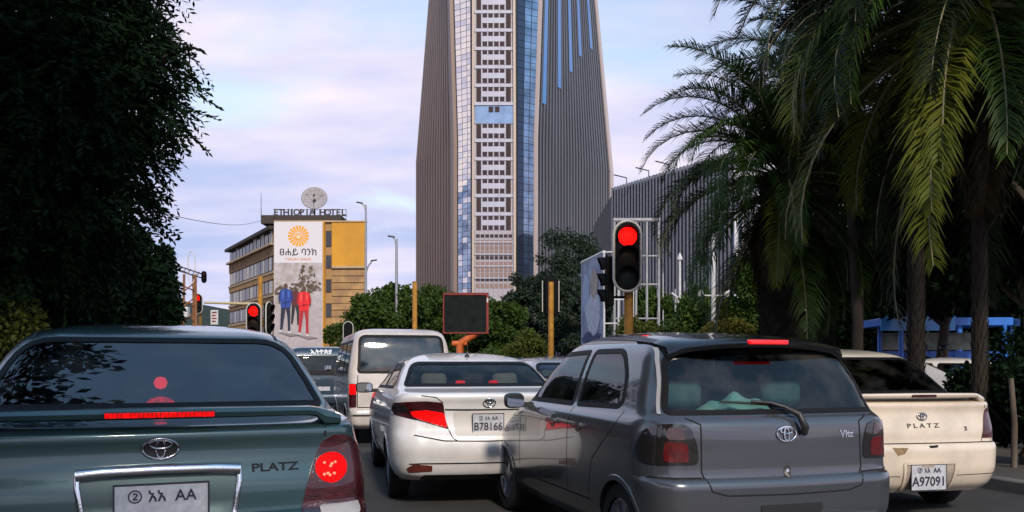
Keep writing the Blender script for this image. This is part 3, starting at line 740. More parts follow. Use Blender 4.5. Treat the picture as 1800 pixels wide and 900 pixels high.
for v in ('left', 'right'):
    c.window(rpoly([(.62, 1.0), (1.36, .985), (1.36, 1.375), (.86, 1.375), (.66, 1.20)], [.12, .03, .04, .10, .10]), v, G_CLEAR, 'side_window', .03)
    c.window(rpoly([(1.44, .985), (2.40, .985), (2.06, 1.355), (1.44, 1.375)], [.03, .04, .10, .04]), v, G_CLEAR, 'side_window', .03)
c.arch(.56, .32); c.arch(2.93, .32); c.finish(); c.arches()
for x in (-.81, .81):
    for y in (.56, 2.93): c.wheel(x, y, .28)
for v in ('left', 'right'):
    c.seam([(1.40, .98), (1.40, .40)], v); c.seam([(.58, .99), (.62, .90), (.95, .66), (1.02, .42)], v); c.seam([(2.45, .96), (2.48, .45)], v); c.seam([(1.0, .385), (2.6, .385)], v, .009)
    for y in (1.12, 1.62):
        hd = c.patch('door_handle', rpoly([(y, .845), (y + .17, .845), (y + .17, .88), (y, .88)], .014), v, P_GREY, off=.026, step=.03, skirt=.03)
        c.patch('handle_cup', circ(y + .085, .862, .058, 16, .8), v, M_PLASTIC, off=.002, skirt=0)
for sd in (-1, 1): c.mirror(sd, 2.30, .985, x=.79, m=mat('mirror_cap', (.03, .035, .04), .35, .3, coat=.6), w=.16, h=.125)
# roof spoiler
V = []; F = []; xs = np.linspace(-.60, .60, 33)
for x in xs:
    t = abs(x) / .60; z = 1.432 - .050 * t ** 2.4; yb = .24 + .10 * t * t; dr = .0 if t < .86 else (t - .86) / .14
    ym = .75 + .05 * t * t; p, n = c.surf(x * .93, ym, 'top'); q, n = c.surf(x * .97, yb + .21, 'top')
    V += [(x, yb + .02, z - .055 - .03 * dr), (x, yb, z - .028 - .02 * dr), (x, yb + .03, z - .004), (x, yb + .22, max(q.z + .012, z + .004)), (x * .98, ym, p.z + .001), (x * .98, ym - .03, p.z - .03), (x, yb + .20, z - .07)]
for i in range(len(xs) - 1):
    for k in range(7): F.append((i * 7 + k, i * 7 + (k + 1) % 7, (i + 1) * 7 + (k + 1) % 7, (i + 1) * 7 + k))
F += [tuple(range(7)), tuple(range(32 * 7, 33 * 7))]
sp = MB().add(V, F).obj('roof_spoiler', mat('gloss_black', (.010, .010, .012), .25, coat=.8), c.root, sm=45)
MB().box(-.13, .13, .222, .262, 1.395, 1.423).obj('brake_light', mat('dim_brake_lamp', (.35, .01, .01), .2, emit=(1., .004, .004), estr=.7, coat=1.), sp, bevel=.006)
# pale window side trims of the tailgate
for sg in (1, -1):
    c.seam([(sg * .717, .985), (sg * .665, 1.18), (sg * .632, 1.30), (sg * .60, 1.375)], 'rear', .014, off=.006, m=mat('light_trim', (.55, .52, .50), .35, .4), name='window_trim')
    c.seam([(sg * .60, .965), (sg * .525, .93), (sg * .528, .66), (sg * .49, .555), (sg * .40, .53), (0, .525)], 'rear', .008)
    c.seam([(sg * .528, .628), (sg * .82, .632)], 'rear', .010)
    c.seam([(sg * .56, .48), (sg * .55, .9), (sg * .50, 1.5), (sg * .49, 1.9)], 'top', .010, m=M_BLACK, name='roof_ditch')
LAMP4 = rpoly([(.545, .705), (.545, .80), (.585, .915), (.64, .938), (.75, .930), (.80, .90), (.822, .80), (.815, .72), (.78, .70)], [.03, .06, .06, .04, .04, .05, .05, .04, .03])
for o in lamp_pair(c, LAMP4, M_SMOKE): pass
for sg in (1, -1):
    c.patch('red_segment', rpoly([(sg * .60, .72), (sg * .735, .72), (sg * .725, .84), (sg * .61, .83)][::sg], .03), 'rear', mat('unlit_brake_segment', (.12, .005, .006), .15, coat=1., var=.5, vscale=25), off=.0085, step=.03, skirt=.003)
    c.patch('indicator_segment', rpoly([(sg * .62, .845), (sg * .72, .85), (sg * .71, .915), (sg * .64, .918)][::sg], .02), 'rear', mat('dark_indicator', (.05, .02, .015), .12, coat=1.), off=.0085, step=.03, skirt=.003)
c.emblem(0, .868, .125, .085, M_CHROME)
c.letters('Vitz', .425, .855, .062, M_CHROME, bold=.0012)
kh = c.patch('lock_cover', circ(0, .652, .022, 20, 1.75), 'rear', mat('dark_trim', (.03, .028, .028), .4), off=.004)
c.patch('lock_keyhole', circ(0, .652, .010, 14, 1.4), 'rear', M_CHROME, off=.006, skirt=.002)
# wiper: arm from the pivot, blade lying along the glass foot
def wsurf(u, v, o): p, n = c.surf(u, v, 'rear'); return p + n * o
wp = MB()
wp.tube([wsurf(.105, .865, .02), wsurf(.10, .90, .045), wsurf(.075, .95, .05), wsurf(.02, 1.0, .04), wsurf(-.06, 1.035, .03), wsurf(-.17, 1.045, .022)], [.020, .024, .020, .014, .011, .009], 10)
wo_ = wp.obj('rear_wiper', M_PLASTIC, c.root, sm=60)
MB().tube([wsurf(-.36, 1.052, .010), wsurf(-.17, 1.040, .012), wsurf(.06, 1.020, .010)], [.006, .010, .006], 6).obj('wiper_blade', M_BLACK, wo_, sm=60)
c.patch('plate_shade', rpoly([(-.2, .42), (.2, .42), (.2, .47), (-.2, .47)], .01), 'rear', M_PLASTIC, off=.006)
# cabin
for x in (-.34, .34): c.seat(x, 1.42, .50, 1.04, M_SEATG)
c.seat(0, .62, 1.20, .98, M_SEATG, head=[-.36, .36], name='rear_bench', hr=.28)
MB().box(-.68, .68, 2.35, 2.75, .82, .97).obj('dashboard', M_LINING, c.root, bevel=.04)
MB().lathe([(.175, -.012), (.19, 0), (.175, .012), (.16, 0), (.175, -.012)], 24, c=(.35, 2.2, .98), axis='Y', cap=False).obj('steering_wheel', M_PLASTIC, c.root, sm=60)
MB().box(-.12, .12, 2.12, 2.15, 1.22, 1.29).obj('inner_mirror', M_PLASTIC, c.root, bevel=.02)
# white cloth heaped on the shelf behind the glass
V = []; F = []; nx, ny = 26, 10
for j in range(ny):
    for i in range(nx):
        u = i / (nx - 1); w = j / (ny - 1)
        hgt = .12 * math.sin(math.pi * u) ** .8 * math.sin(math.pi * (.15 + .75 * w)) + .03 * math.sin(9 * u + 4 * w) * math.sin(math.pi * u) + .02 * math.sin(21 * u - 7 * w) * math.sin(math.pi * u)
        V.append((-.50 + .62 * u, .20 + .30 * w, .95 + max(0, hgt)))
for j in range(ny - 1):
    for i in range(nx - 1): F.append((j * nx + i, j * nx + i + 1, (j + 1) * nx + i + 1, (j + 1) * nx + i))
lay_inside(MB().add(V, F).obj('folded_cloth', mat('white_cloth', (.60, .58, .52), .9, bump=.3, bscale=60), sm=60), c, 'white cloth heaped behind the rear window of the hatchback', 'cloth')
MB().box(-.66, .66, .17, .60, .92, .948).obj('parcel_shelf', M_LINING, c.root)

# --- the white modern saloon
SALOON = [
 (.24, .20, 4.20, .76, .24, .26, .32, .40, .08),
 (.30, .09, 4.30, .80, .26, .32, .34, .44, .10),
 (.42, .03, 4.38, .84, .28, .36, .36, .48, .12),
 (.55, .00, 4.40, .85, .28, .38, .36, .50, .12),
 (.64, .02, 4.38, .852, .28, .38, .36, .50, .12),
 (.70, .055, 4.34, .85, .27, .36, .36, .50, .12),
 (.82, .075, 4.18, .84, .25, .34, .36, .50, .11),
 (.92, .055, 3.90, .825, .23, .32, .36, .50, .10),
 (.985, .025, 3.60, .80, .22, .30, .36, .48, .10),
 (1.005, .03, 3.48, .785, .20, .28, .34, .46, .10),
 (1.02, .07, 3.40, .775, .18, .25, .34, .44, .09),
 (1.035, .26, 3.32, .765, .16, .20, .32, .40, .07),
 (1.048, .46, 3.26, .758, .14, .16, .30, .38, .06),
 (1.06, .53, 3.22, .750, .14, .16, .30, .38, .06),
 (1.18, .76, 2.90, .69, .15, .18, .30, .36, .05),
 (1.29, .99, 2.58, .615, .17, .22, .28, .34, .04),
 (1.315, 1.07, 2.50, .585, .18, .24, .27, .32, .04),
 (1.345, 1.22, 2.40, .52, .20, .25, .25, .30, .03),
 (1.375, 1.48, 2.26, .40, .20, .24, .22, .26, .02),
 (1.393, 1.76, 2.12, .25, .12, .14, .12, .14, .01),
 (1.40, 1.90, 2.02, .09, .05, .05, .05, .05, 0)]
P_WHITE = paint('white_paint', (.78, .77, .77), .0, .30, .28)
def saloon(name, label, loc, yaw, paint_m, seat_m=M_SEATB, scale=1., group=None, glass=None):
    c = Car(name, label, loc, yaw, SALOON, paint_m, scale, group=group)
    c.window(rpoly([(-.70, 1.068), (.70, 1.068), (.59, 1.295), (-.59, 1.295)], [.03, .03, .09, .09]), 'rear', glass or glass_mat('saloon_rear_glass', (.5, .58, .62), dirt=.08), 'rear_window', .024)
    c.window(rpoly([(-.69, 1.05), (.69, 1.05), (.56, 1.29), (-.56, 1.29)], [.03, .03, .09, .09]), 'front', G_CLEAR, 'windscreen', .03)
    for v in ('left', 'right'):
        c.window(rpoly([(1.05, 1.04), (2.02, 1.02), (2.02, 1.29), (1.42, 1.285), (1.12, 1.14)], [.05, .03, .04, .08, .08]), v, glass or G_CLEAR, 'side_window', .026)
        c.window(rpoly([(2.10, 1.02), (3.05, 1.0), (2.55, 1.285), (2.10, 1.29)], [.03, .05, .08, .04]), v, glass or G_CLEAR, 'side_window', .026)
    c.arch(.93, .335); c.arch(3.48, .335); c.finish(); c.arches()
    for x in (-.83, .83):
        for y in (.93, 3.48): c.wheel(x, y, .30)
    for v in ('left', 'right'):
        c.seam([(2.06, 1.01), (2.06, .42)], v); c.seam([(1.02, 1.03), (1.14, .80), (1.28, .48)], v); c.seam([(3.08, .99), (3.10, .48)], v); c.seam([(1.28, .38), (3.1, .38)], v, .01)
        for y in (1.36, 2.22): c.patch('door_handle', rpoly([(y, .845), (y + .2, .855), (y + .2, .885), (y, .875)], .014), v, paint_m, off=.024, step=.03, skirt=.028)
    for sd in (-1, 1): c.mirror(sd, 2.86, 1.0, x=.80, m=M_PLASTIC if paint_m is P_WHITE else None, w=.20, h=.125)
    for x in (-.36, .36): c.seat(x, 2.05, .52, 1.02, seat_m)
    c.seat(0, 1.06, 1.26, 1.0, seat_m, head=[-.36, .36], name='rear_bench', hr=.26)
    MB().box(-.70, .70, 2.8, 3.2, .84, .99).obj('dashboard', M_LINING, c.root, bevel=.04)
    MB().box(-.66, .66, .60, 1.06, 1.015, 1.035).obj('parcel_shelf', M_LINING, c.root)
    c.seam([(-.66, .655), (-.40, .605), (0, .598), (.40, .605), (.66, .655)], 'rear', .010)
    return c
c = car3 = saloon('sedan_car', 'white saloon with lit wedge tail lamps and short roof aerial ahead of hatchback', (-.19, 7.5), 12.5, P_WHITE)
LAMP3 = [(.355, .70), (.385, .80), (.405, .938), (.56, .952), (.74, .945), (.84, .925), (.85, .84), (.70, .80), (.56, .765)]
lamp_pair(c, rpoly(LAMP3, [.01, .03, .03, .05, .05, .02, .02, .05, .05]), M_LENSD)
for sg in (1, -1):
    c.patch('brake_lamp', rpoly([(sg * .368, .715), (sg * .395, .845), (sg * .55, .872), (sg * .69, .862), (sg * .66, .812), (sg * .56, .775)][::sg], .02), 'rear', M_BRAKE, off=.0085, step=.03, skirt=.004)
    c.patch('indicator_lamp', rpoly([(sg * .70, .85), (sg * .735, .925), (sg * .825, .91), (sg * .83, .855)][::sg], .01), 'rear', M_SMOKE, off=.0085, step=.03, skirt=.004)
    c.seam([(sg * .357, .70), (sg * .33, .63), (sg * .28, .60)], 'rear', .008)
    c.seam([(sg * .41, .938), (sg * .47, .985), (sg * .60, 1.0)], 'rear', .007)
    c.patch('bumper_reflector', rpoly([(sg * .50, .335), (sg * .70, .325), (sg * .72, .36), (sg * .66, .40), (sg * .50, .385)][::sg], .01), 'rear', mat('dull_reflector', (.13, .03, .02), .4), off=.005)
    MB().box(sg * .16 - .045, sg * .16 + .045, .64, .70, 1.035, 1.12).obj('shelf_brake_lamp', M_BRAKE, c.root, bevel=.02)
c.seam([(-.39, .875), (-.2, .872), (.2, .872), (.39, .875)], 'rear', .014)
c.patch('boot_recess', rpoly([(-.30, .645), (.30, .645), (.32, .86), (-.32, .86)], .03), 'rear', mat('shaded_white', (.55, .53, .50), .5), off=.0015, skirt=0)  # no real depth here: recess shade painted as a duller white
c.emblem(0, .935, .11, .075, M_CHROME)
c.plate(-.01, .752, .275, .165, '② አአ AA', 'B78166', tsz=.048, bsz=.095)
c.seam([(-.70, .40), (-.60, .405), (.60, .405), (.70, .40)], 'rear', .012)
c.patch('lower_valance', rpoly([(-.60, .245), (.60, .245), (.58, .30), (-.58, .30)], .03), 'rear', M_PLASTIC, off=.004)
p_, n_ = c.surf(0, 1.25, 'top')
MB().lathe([(.03, -.01), (.022, .015), (.008, .03)], 12, c=tuple(p_)).tube([p_ + Vector((0, 0, .02)), p_ + Vector((0, -.05, .12))], [.006, .003], 6).obj('roof_aerial', M_PLASTIC, c.root, sm=50)

# --- the white van
VAN = [
 (.26, .12, 4.36, .76, .14, .16, .30, .30, .03),
 (.34, .02, 4.44, .81, .14, .18, .30, .34, .04),
 (.48, .00, 4.46, .825, .14, .18, .30, .34, .04),
 (.56, .02, 4.45, .83, .14, .18, .30, .34, .04),
 (.58, .055, 4.44, .835, .12, .16, .30, .34, .04),
 (.90, .06, 4.36, .84, .12, .16, .30, .34, .04),
 (1.08, .075, 4.26, .835, .12, .16, .30, .34, .04),
 (1.40, .13, 3.98, .795, .13, .17, .30, .34, .04),
 (1.66, .20, 3.72, .745, .15, .19, .30, .34, .035),
 (1.76, .26, 3.60, .705, .17, .21, .28, .32, .03),
 (1.81, .34, 3.50, .64, .19, .22, .26, .30, .03),
 (1.84, .50, 3.38, .54, .20, .22, .24, .28, .02),
 (1.86, .90, 3.10, .38, .18, .20, .18, .20, .01),
 (1.867, 1.5, 2.6, .15, .08, .08, .08, .08, 0)]
P_VAN = paint('aged_white_paint', (.60, .55, .52), .0, .42, .5)
c = van = Car('passenger_van', 'old white passenger van with wide dark rear window and lit lamp', (-1.71, 13.4), 15, VAN, P_VAN, cat='van')
c.window(rpoly([(-.70, 1.13), (.70, 1.13), (.665, 1.735), (-.665, 1.735)], [.06, .06, .12, .12]), 'rear', glass_mat('van_glass', (.10, .10, .10), ior=1.9, rough=.05, dirt=.25), 'rear_window', .04)
c.window(rpoly([(-.72, 1.1), (.72, 1.1), (.62, 1.7), (-.62, 1.7)], .08), 'front', G_CLEAR, 'windscreen', .04)
for v in ('left', 'right'):
    for (a, b) in ((.35, 1.35), (1.42, 2.45), (2.55, 3.45)): c.window(rpoly([(a, 1.12), (b, 1.12), (b, 1.66), (a, 1.66)], .05), v, glass_mat('van_side_glass', (.2, .22, .22)), 'side_window', .04)
c.arch(.95, .35); c.arch(3.55, .35); c.finish(); c.arches()
for x in (-.81, .81):
    for y in (.95, 3.55): c.wheel(x, y, .31, alloy=False)
for sg in (1, -1):
    c.patch('tail_lamp', rpoly([(sg * .715, .60), (sg * .82, .60), (sg * .82, .97), (sg * .715, .97)][::sg], .02), 'rear', M_LENSD, off=.008, step=.03)
    c.patch('brake_lamp', rpoly([(sg * .72, .80), (sg * .815, .80), (sg * .815, .96), (sg * .72, .96)][::sg], .02), 'rear', M_BRAKE, off=.0105, step=.03, skirt=.004)
    c.seam([(sg * .70, .98), (sg * .69, 1.1)], 'rear', .012); c.seam([(sg * .70, .60), (sg * .70, 1.0)], 'rear', .012)
    c.mirror(sg, 3.9, 1.2, x=.82, m=M_PLASTIC)
c.seam([(-.70, .60), (.70, .60)], 'rear', .014)
c.seam([(-.80, .475), (.80, .475)], 'rear', .03, m=M_PLASTIC, name='bumper_strip')
c.patch('tailgate_handle', rpoly([(-.22, .80), (.22, .80), (.22, .90), (-.22, .90)], .04), 'rear', M_PLASTIC, off=.02, skirt=.03)
for v in ('left',):
    c.seam([(1.38, .45), (1.38, 1.72)], v, .012); c.seam([(2.50, .45), (2.50, 1.72)], v, .012); c.seam([(.3, .95), (3.5, .95)], v, .01)
for y in (1.2, 2.1): c.seat(0, y, 1.3, 1.2, M_SEATG, head=[-.4, 0, .4], cushion=.65, name='bench_seat')
for x in (-.4, .4): c.seat(x, 2.95, .5, 1.2, M_SEATG, cushion=.65)

# --- further vehicles in the queue
P_NAVY = paint('dark_blue_paint', (.02, .045, .075), .3, .35, .2)
c = Car('minibus', 'dark blue minibus with pale lettering above rear window ahead of silver-green sedan', (GX(566, 21), 21), 17, [(z * .93, yr, yf, w_, a, b, e_, f_, g_) for (z, yr, yf, w_, a, b, e_, f_, g_) in VAN], P_NAVY, cat='minibus')
c.window(rpoly([(-.66, 1.0), (.66, 1.0), (.60, 1.48), (-.60, 1.48)], .07), 'rear', G_DARK, 'rear_window', .04)
c.finish()
c.letters('ኢትዮጵያ', 0, 1.575, .13, mat('pale_lettering', (.75, .78, .80), .5), bold=.004, sx=1.3)
for sg in (1, -1):
    c.patch('tail_lamp', rpoly([(sg * .70, .52), (sg * .80, .52), (sg * .80, .88), (sg * .70, .88)][::sg], .02), 'rear', M_LENSD, off=.008)
    for y in (.95, 3.55): c.wheel(sg * .82, y, .31, alloy=False)
c.patch('number_plate', rpoly([(-.2, .62), (.2, .62), (.2, .72), (-.2, .72)], .01), 'rear', M_PLATEW, off=.006)
c.seam([(-.8, .46), (.8, .46)], 'rear', .03, m=M_CHROME, name='bumper_strip')

P_BLUE = paint('light_blue_paint', (.05, .19, .36), .2, .35, .2)
c = saloon('sedan_car', 'light blue car just showing behind the white saloon', (GX(965, 14.6), 14.6), 14, P_BLUE, M_SEATG)
lamp_pair(c, rpoly(LAMP3, .02), M_LENSD)
P_SILV = paint('silver_paint', (.42, .42, .44), .5, .35, .2)
c = saloon('sedan_car', 'silver car between the white saloon and the hatchback, mostly hidden', (GX(1052, 12.2), 12.2), 17, P_SILV, M_SEATG)
lamp_pair(c, rpoly(LAMP3, .02), M_LENSD)
P_PEARL = paint('pearl_paint', (.55, .56, .60), .2, .4, .2)
c = saloon('sedan_car', 'pale grey car parked under the dark trees beyond the blue shelter', (GX(1745, 15.2), 15.2), 62, P_PEARL, M_SEATG, group=None)
lamp_pair(c, rpoly(LAMP3, .02), M_LENSD)
c = saloon('sedan_car', 'white parked car behind the slim wooden post at the edge of the picture', (GX(1890, 14.5), 14.5), 55, P_WHITE, M_SEATG)
lamp_pair(c, rpoly(LAMP3, .02), M_LENSD)
# ------------------------------------------------------------------ ground, road, kerbs
RY = R(17); RR = Vector((math.cos(RY), math.sin(RY), 0)); RF = Vector((-math.sin(RY), math.cos(RY), 0))
def rd(a, b, z=0.): return RR * a + RF * b + Vector((0, 0, z))
M_ASPH = mat('asphalt', (.052, .051, .050), .82, var=.35, vscale=1.3, bump=.5, bscale=160)
M_SOIL = mat('dry_soil', (.10, .08, .055), .95, var=.4, vscale=1.2, bump=.4, bscale=20)
M_KERB = mat('kerb_concrete', (.14, .13, .12), .85, var=.4, vscale=3, bump=.3, bscale=60)
M_PAVE = mat('paving', (.075, .065, .055), .9, var=.3, vscale=2, bump=.3, bscale=50)
M_VERGE = mat('verge_grass_soil', (.05, .06, .025), .95, var=.5, vscale=2.5, tint=(.05, .04, .025))
M_LINE = mat('road_paint', (.55, .54, .50), .7, var=.45, vscale=8)
MB().add([(-1400, -400, 0), (1400, -400, 0), (1400, 2200, 0), (-1400, 2200, 0)], [(0, 1, 2, 3)]).obj('ground', M_SOIL, kind='structure')
def sheet(name, quad, z, m): return MB().add([rd(a, b, z) for a, b in quad], [(0, 1, 2, 3)]).obj(name, m, kind='structure')
sheet('road', [(-3.6, -60), (7.2, -60), (7.2, 22), (-3.6, 22)], .004, M_ASPH)
sheet('road', [(-90, 22), (90, 22), (90, 44), (-90, 44)], .004, M_ASPH)
sheet('road', [(-16, 44), (10, 44), (10, 140), (-16, 140)], .004, M_ASPH)
sheet('road', [(10.4, -20), (40, -20), (40, 22), (10.4, 22)], .004, M_ASPH)
mk = MB()
for a in (1.35, 4.25):
    for b in np.arange(-20, 19, 4.5):
        if a < 2 and 2 < b < 14: continue
        mk.add([rd(a - .06, b, .008), rd(a + .06, b, .008), rd(a + .06, b + 2, .008), rd(a - .06, b + 2, .008)], [(0, 1, 2, 3)])
mk.add([rd(-3.3, 19.5, .008), rd(7.0, 19.5, .008), rd(7.0, 19.9, .008), rd(-3.3, 19.9, .008)], [(0, 1, 2, 3)])
mk.obj('road_marking', M_LINE, kind='structure')
def slab(name, a0, a1, b0, b1, z0, z1, m): # road-aligned block
    V = [rd(a, b, z) for z in (z0, z1) for a, b in ((a0, b0), (a1, b0), (a1, b1), (a0, b1))]
    return MB().add(V, [(0, 3, 2, 1), (4, 5, 6, 7), (0, 1, 5, 4), (1, 2, 6, 5), (2, 3, 7, 6), (3, 0, 4, 7)]).obj(name, m, kind='structure')
slab('verge', -16, -3.78, -40, 21, -.05, .115, M_VERGE)
slab('pavement', 7.38, 10.2, -40, 21, -.05, .118, M_PAVE)
for (a0, a1, nm) in ((-3.78, -3.6, 'kerb'), (7.2, 7.38, 'kerb')):
    k = empty(nm); k['kind'] = 'structure'
    stone = None
    for i in range(28):
        b = -6 + i * .95
        if stone is None:
            o = MB().box(0, a1 - a0, 0, .93, -.05, .13).obj('kerb_stone', M_KERB, k, bevel=.015); stone = o
        else:
            o = stone.copy(); COL.objects.link(o); o.parent = k
        o.location = rd(a0, b); o.rotation_euler = (R(random.uniform(-.4, .4)), 0, RY + R(random.uniform(-.5, .5)))
isl = MB().lathe([(.75, -.05), (.75, .10), (.70, .13), (.01, .13)], 28).obj('traffic_island', M_KERB, sm=40, kind='structure'); isl.location = (GX(1104, 15), 15.1, 0)
# hills
HV = []; HF = []
for i in range(41):
    px = -300 + i * 60; d = 900
    top = 528 + 10 * math.sin(i * 1.7) + 10 * math.sin(i * .6 + 1) + (25 if px > 700 else 0)
    for (q, dd) in ((660, 820), (top + 40, 880), (top, 980)): HV.append(P(px, q, dd) if dd == 820 else P(px, q, dd))
for i in range(40):
    for k in range(2): HF.append((i * 3 + k, (i + 1) * 3 + k, (i + 1) * 3 + k + 1, i * 3 + k + 1))
MB().add(HV, HF).obj('hills', mat('wooded_hill', (.022, .040, .030), .95, var=.5, vscale=.05), sm=80, kind='structure')

# ------------------------------------------------------------------ the tower
ZB, ZT = 54.6, 112.
TC = {'A': (735, 752, 226), 'B': (804, 797, 203), 'C': (831, 831, 200), 'D': (906, 905, 200), 'E': (938, 946, 203), 'F': (1074, 1055, 238), 'G': (1010, 1000, 262), 'H': (800, 806, 262)}
def tcor(k, z):
    a, b, d = TC[k]; t = max(0., (z - ZB) / (86.6 - ZB)); px = a + (b - a) * t
    return Vector((GX(px, d), d, z))
def tpt(k0, k1, t, z, out=0.):
    a, b = tcor(k0, z), tcor(k1, z); p = a.lerp(b, t); e_ = (b - a).normalized(); n = Vector((e_.y, -e_.x, 0)); return p + n * out
tower = empty('office_tower', (GX(905, 215), 215, 0), 0, 'tall tapering glass and brown finned office tower with pale central window strip', 'tower')
TO = tower.location
def tl(v): return tuple(v - TO)
M_TBASE = mat('dark_curtain_wall', (.035, .033, .036), .25, .2)
M_FIN = mat('brown_aluminium_fin', (.185, .125, .10), .45, .3, var=.25, vscale=.15, stretch=(1, 1, .2))
M_FIN2 = mat('sky_lit_fin', (.15, .15, .17), .35, .5, var=.25, vscale=.15, stretch=(1, 1, .2))  # same fin material as the left side, bluish sky light put into its colour
M_TWHITE = mat('white_panel', (.46, .47, .57), .5, var=.15, vscale=.4)
M_TTAN = mat('tan_mullion', (.50, .41, .33), .5)
M_TWIN = mat('bronze_window', (.055, .035, .03), .12, .3)
M_TGL1 = mat('cream_reflection_glass', (.92, .84, .74), .06, .95)
M_TGL2 = mat('blue_mirror_glass', (.30, .40, .55), .10, .9, var=.5, vscale=.25)
M_TGL3 = mat('navy_glass', (.045, .065, .11), .08, .6)
M_TGL4 = mat('peach_reflection_glass', (.50, .34, .26), .12, .6, var=.5, vscale=.35)  # reflected peach tone put into the pane colour
M_TBLUE = mat('sky_blue_glass', (.16, .33, .62), .12, .7)
ks = 'ABCDEFGH'
b = MB(); zs = [0, 27, ZB] + [ZB + (ZT - ZB) * k / 8 for k in range(1, 9)]; NSD = 8
for z in zs:
    for k in range(8):
        for j in range(NSD): b.V.append(tl(tpt(ks[k], ks[(k + 1) % 8], j / NSD, z)))
nn_ = 8 * NSD
for i in range(len(zs) - 1):
    for k in range(nn_): b.F.append((i * nn_ + k, i * nn_ + (k + 1) % nn_, (i + 1) * nn_ + (k + 1) % nn_, (i + 1) * nn_ + k))
b.F.append(tuple(range(len(b.V) - nn_, len(b.V)))); b.M = [0] * len(b.F)
b.obj('core_wall', M_TBASE, tower)
def col(name, k0, k1, t0, t1, z0, z1, o0, o1, m, parent=tower):
    zz = sorted({z0, z1} | {z for z in zs if z0 < z < z1}); q = MB()
    for z in zz:
        for (t, o) in ((t0, o0), (t1, o0), (t1, o1), (t0, o1)): q.V.append(tl(tpt(k0, k1, t, z, o)))
    for i in range(len(zz) - 1):
        for k in range(4): q.F.append((i * 4 + k, i * 4 + (k + 1) % 4, (i + 1) * 4 + (k + 1) % 4, (i + 1) * 4 + k))
    q.F += [(0, 1, 2, 3), tuple(range(len(q.V) - 4, len(q.V)))]; q.M = [0] * len(q.F)
    return q.obj(name, m, parent)
NF1, NF2 = 15, 27
for i in range(NF1): t = (i + .5) / NF1; col('fin', 'A', 'B', t - .020, t + .020, 2, ZT - .3, -.1, .75, M_FIN)
for i in range(NF2): t = (i + .5) / NF2; col('fin', 'E', 'F', t - .0095, t + .0095, 2, ZT - .3, -.1, .55, M_FIN2)
for (t, zbot) in ((.085, 64.), (.275, 70.), (.44, 76.), (.60, 82.), (.80, 86.5)):
    col('glass_slit', 'E', 'F', t - .022, t + .022, zbot, ZT - .5, .56, .62, M_TBLUE)
col('corner_trim', 'E', 'F', .955, .995, 0, ZT, -.1, .9, mat('pale_corner', (.52, .44, .43), .5))
col('corner_trim', 'A', 'B', .93, .995, 0, ZT, -.1, .9, mat('brown_corner', (.26, .19, .16), .5))
col('corner_trim', 'E', 'F', .0, .012, 0, ZT, -.1, .9, MATS['pale_corner'])
def pane_grid(k0, k1, ts, z0, z1, dz, m, gap_t, gap_z, o=.10, jit=.004, name='glass_pane', pick=None):
    z = z0; r_ = 0
    while z < z1:
        for i in range(len(ts) - 1):
            q = []; j = [random.uniform(-jit, jit) * 6 for _ in range(4)]
            for (t, zz, jj) in ((ts[i] + gap_t, z + gap_z, j[0]), (ts[i + 1] - gap_t, z + gap_z, j[1]), (ts[i + 1] - gap_t, z + dz - gap_z, j[2]), (ts[i] + gap_t, z + dz - gap_z, j[3])):
                q.append(tl(tpt(k0, k1, t, zz, o + jj)))
            q2 = [tl(Vector(v) + TO - Vector((0, -.08, 0))) for v in q]
            MB().add(q + q2, [(0, 1, 2, 3), (0, 4, 5, 1), (1, 5, 6, 2), (2, 6, 7, 3), (3, 7, 4, 0)]).obj(name, pick(i, r_) if pick else m, tower)
        z += dz; r_ += 1
M_TG5 = mat('grey_mirror_glass', (.70, .68, .68), .08, .95); M_TG6 = mat('blue_reflection_glass', (.42, .52, .66), .07, .95, var=.5, vscale=.3, tint=(.12, .17, .25))
random.seed(5)
pane_grid('B', 'C', [.06, .36, .68, 1.0], 15, 89, 1.35, M_TGL1, .012, .05, pick=lambda i, r_: (M_TG6 if random.random() < .8 else M_TG5) if r_ < 20 + i else (M_TGL1 if random.random() < .75 else M_TG5))  # blue below, cream above: reflections of buildings and sky put into pane colours
pane_grid('D', 'E', [.10, .42, .72, 1.0], 15, 89, 1.6, M_TGL3, .015, .06, pick=lambda i, r_: M_TGL3 if i == 0 else M_TGL2)
col('corner_column', 'C', 'D', -.012, .035, 0, ZT, -.1, .9, M_TTAN); col('corner_column', 'C', 'D', .955, 1.012, 0, ZT, -.1, .9, M_TTAN)
col('shadow_joint', 'B', 'C', .90, 1.0, 0, ZT, .12, .25, M_TWIN)
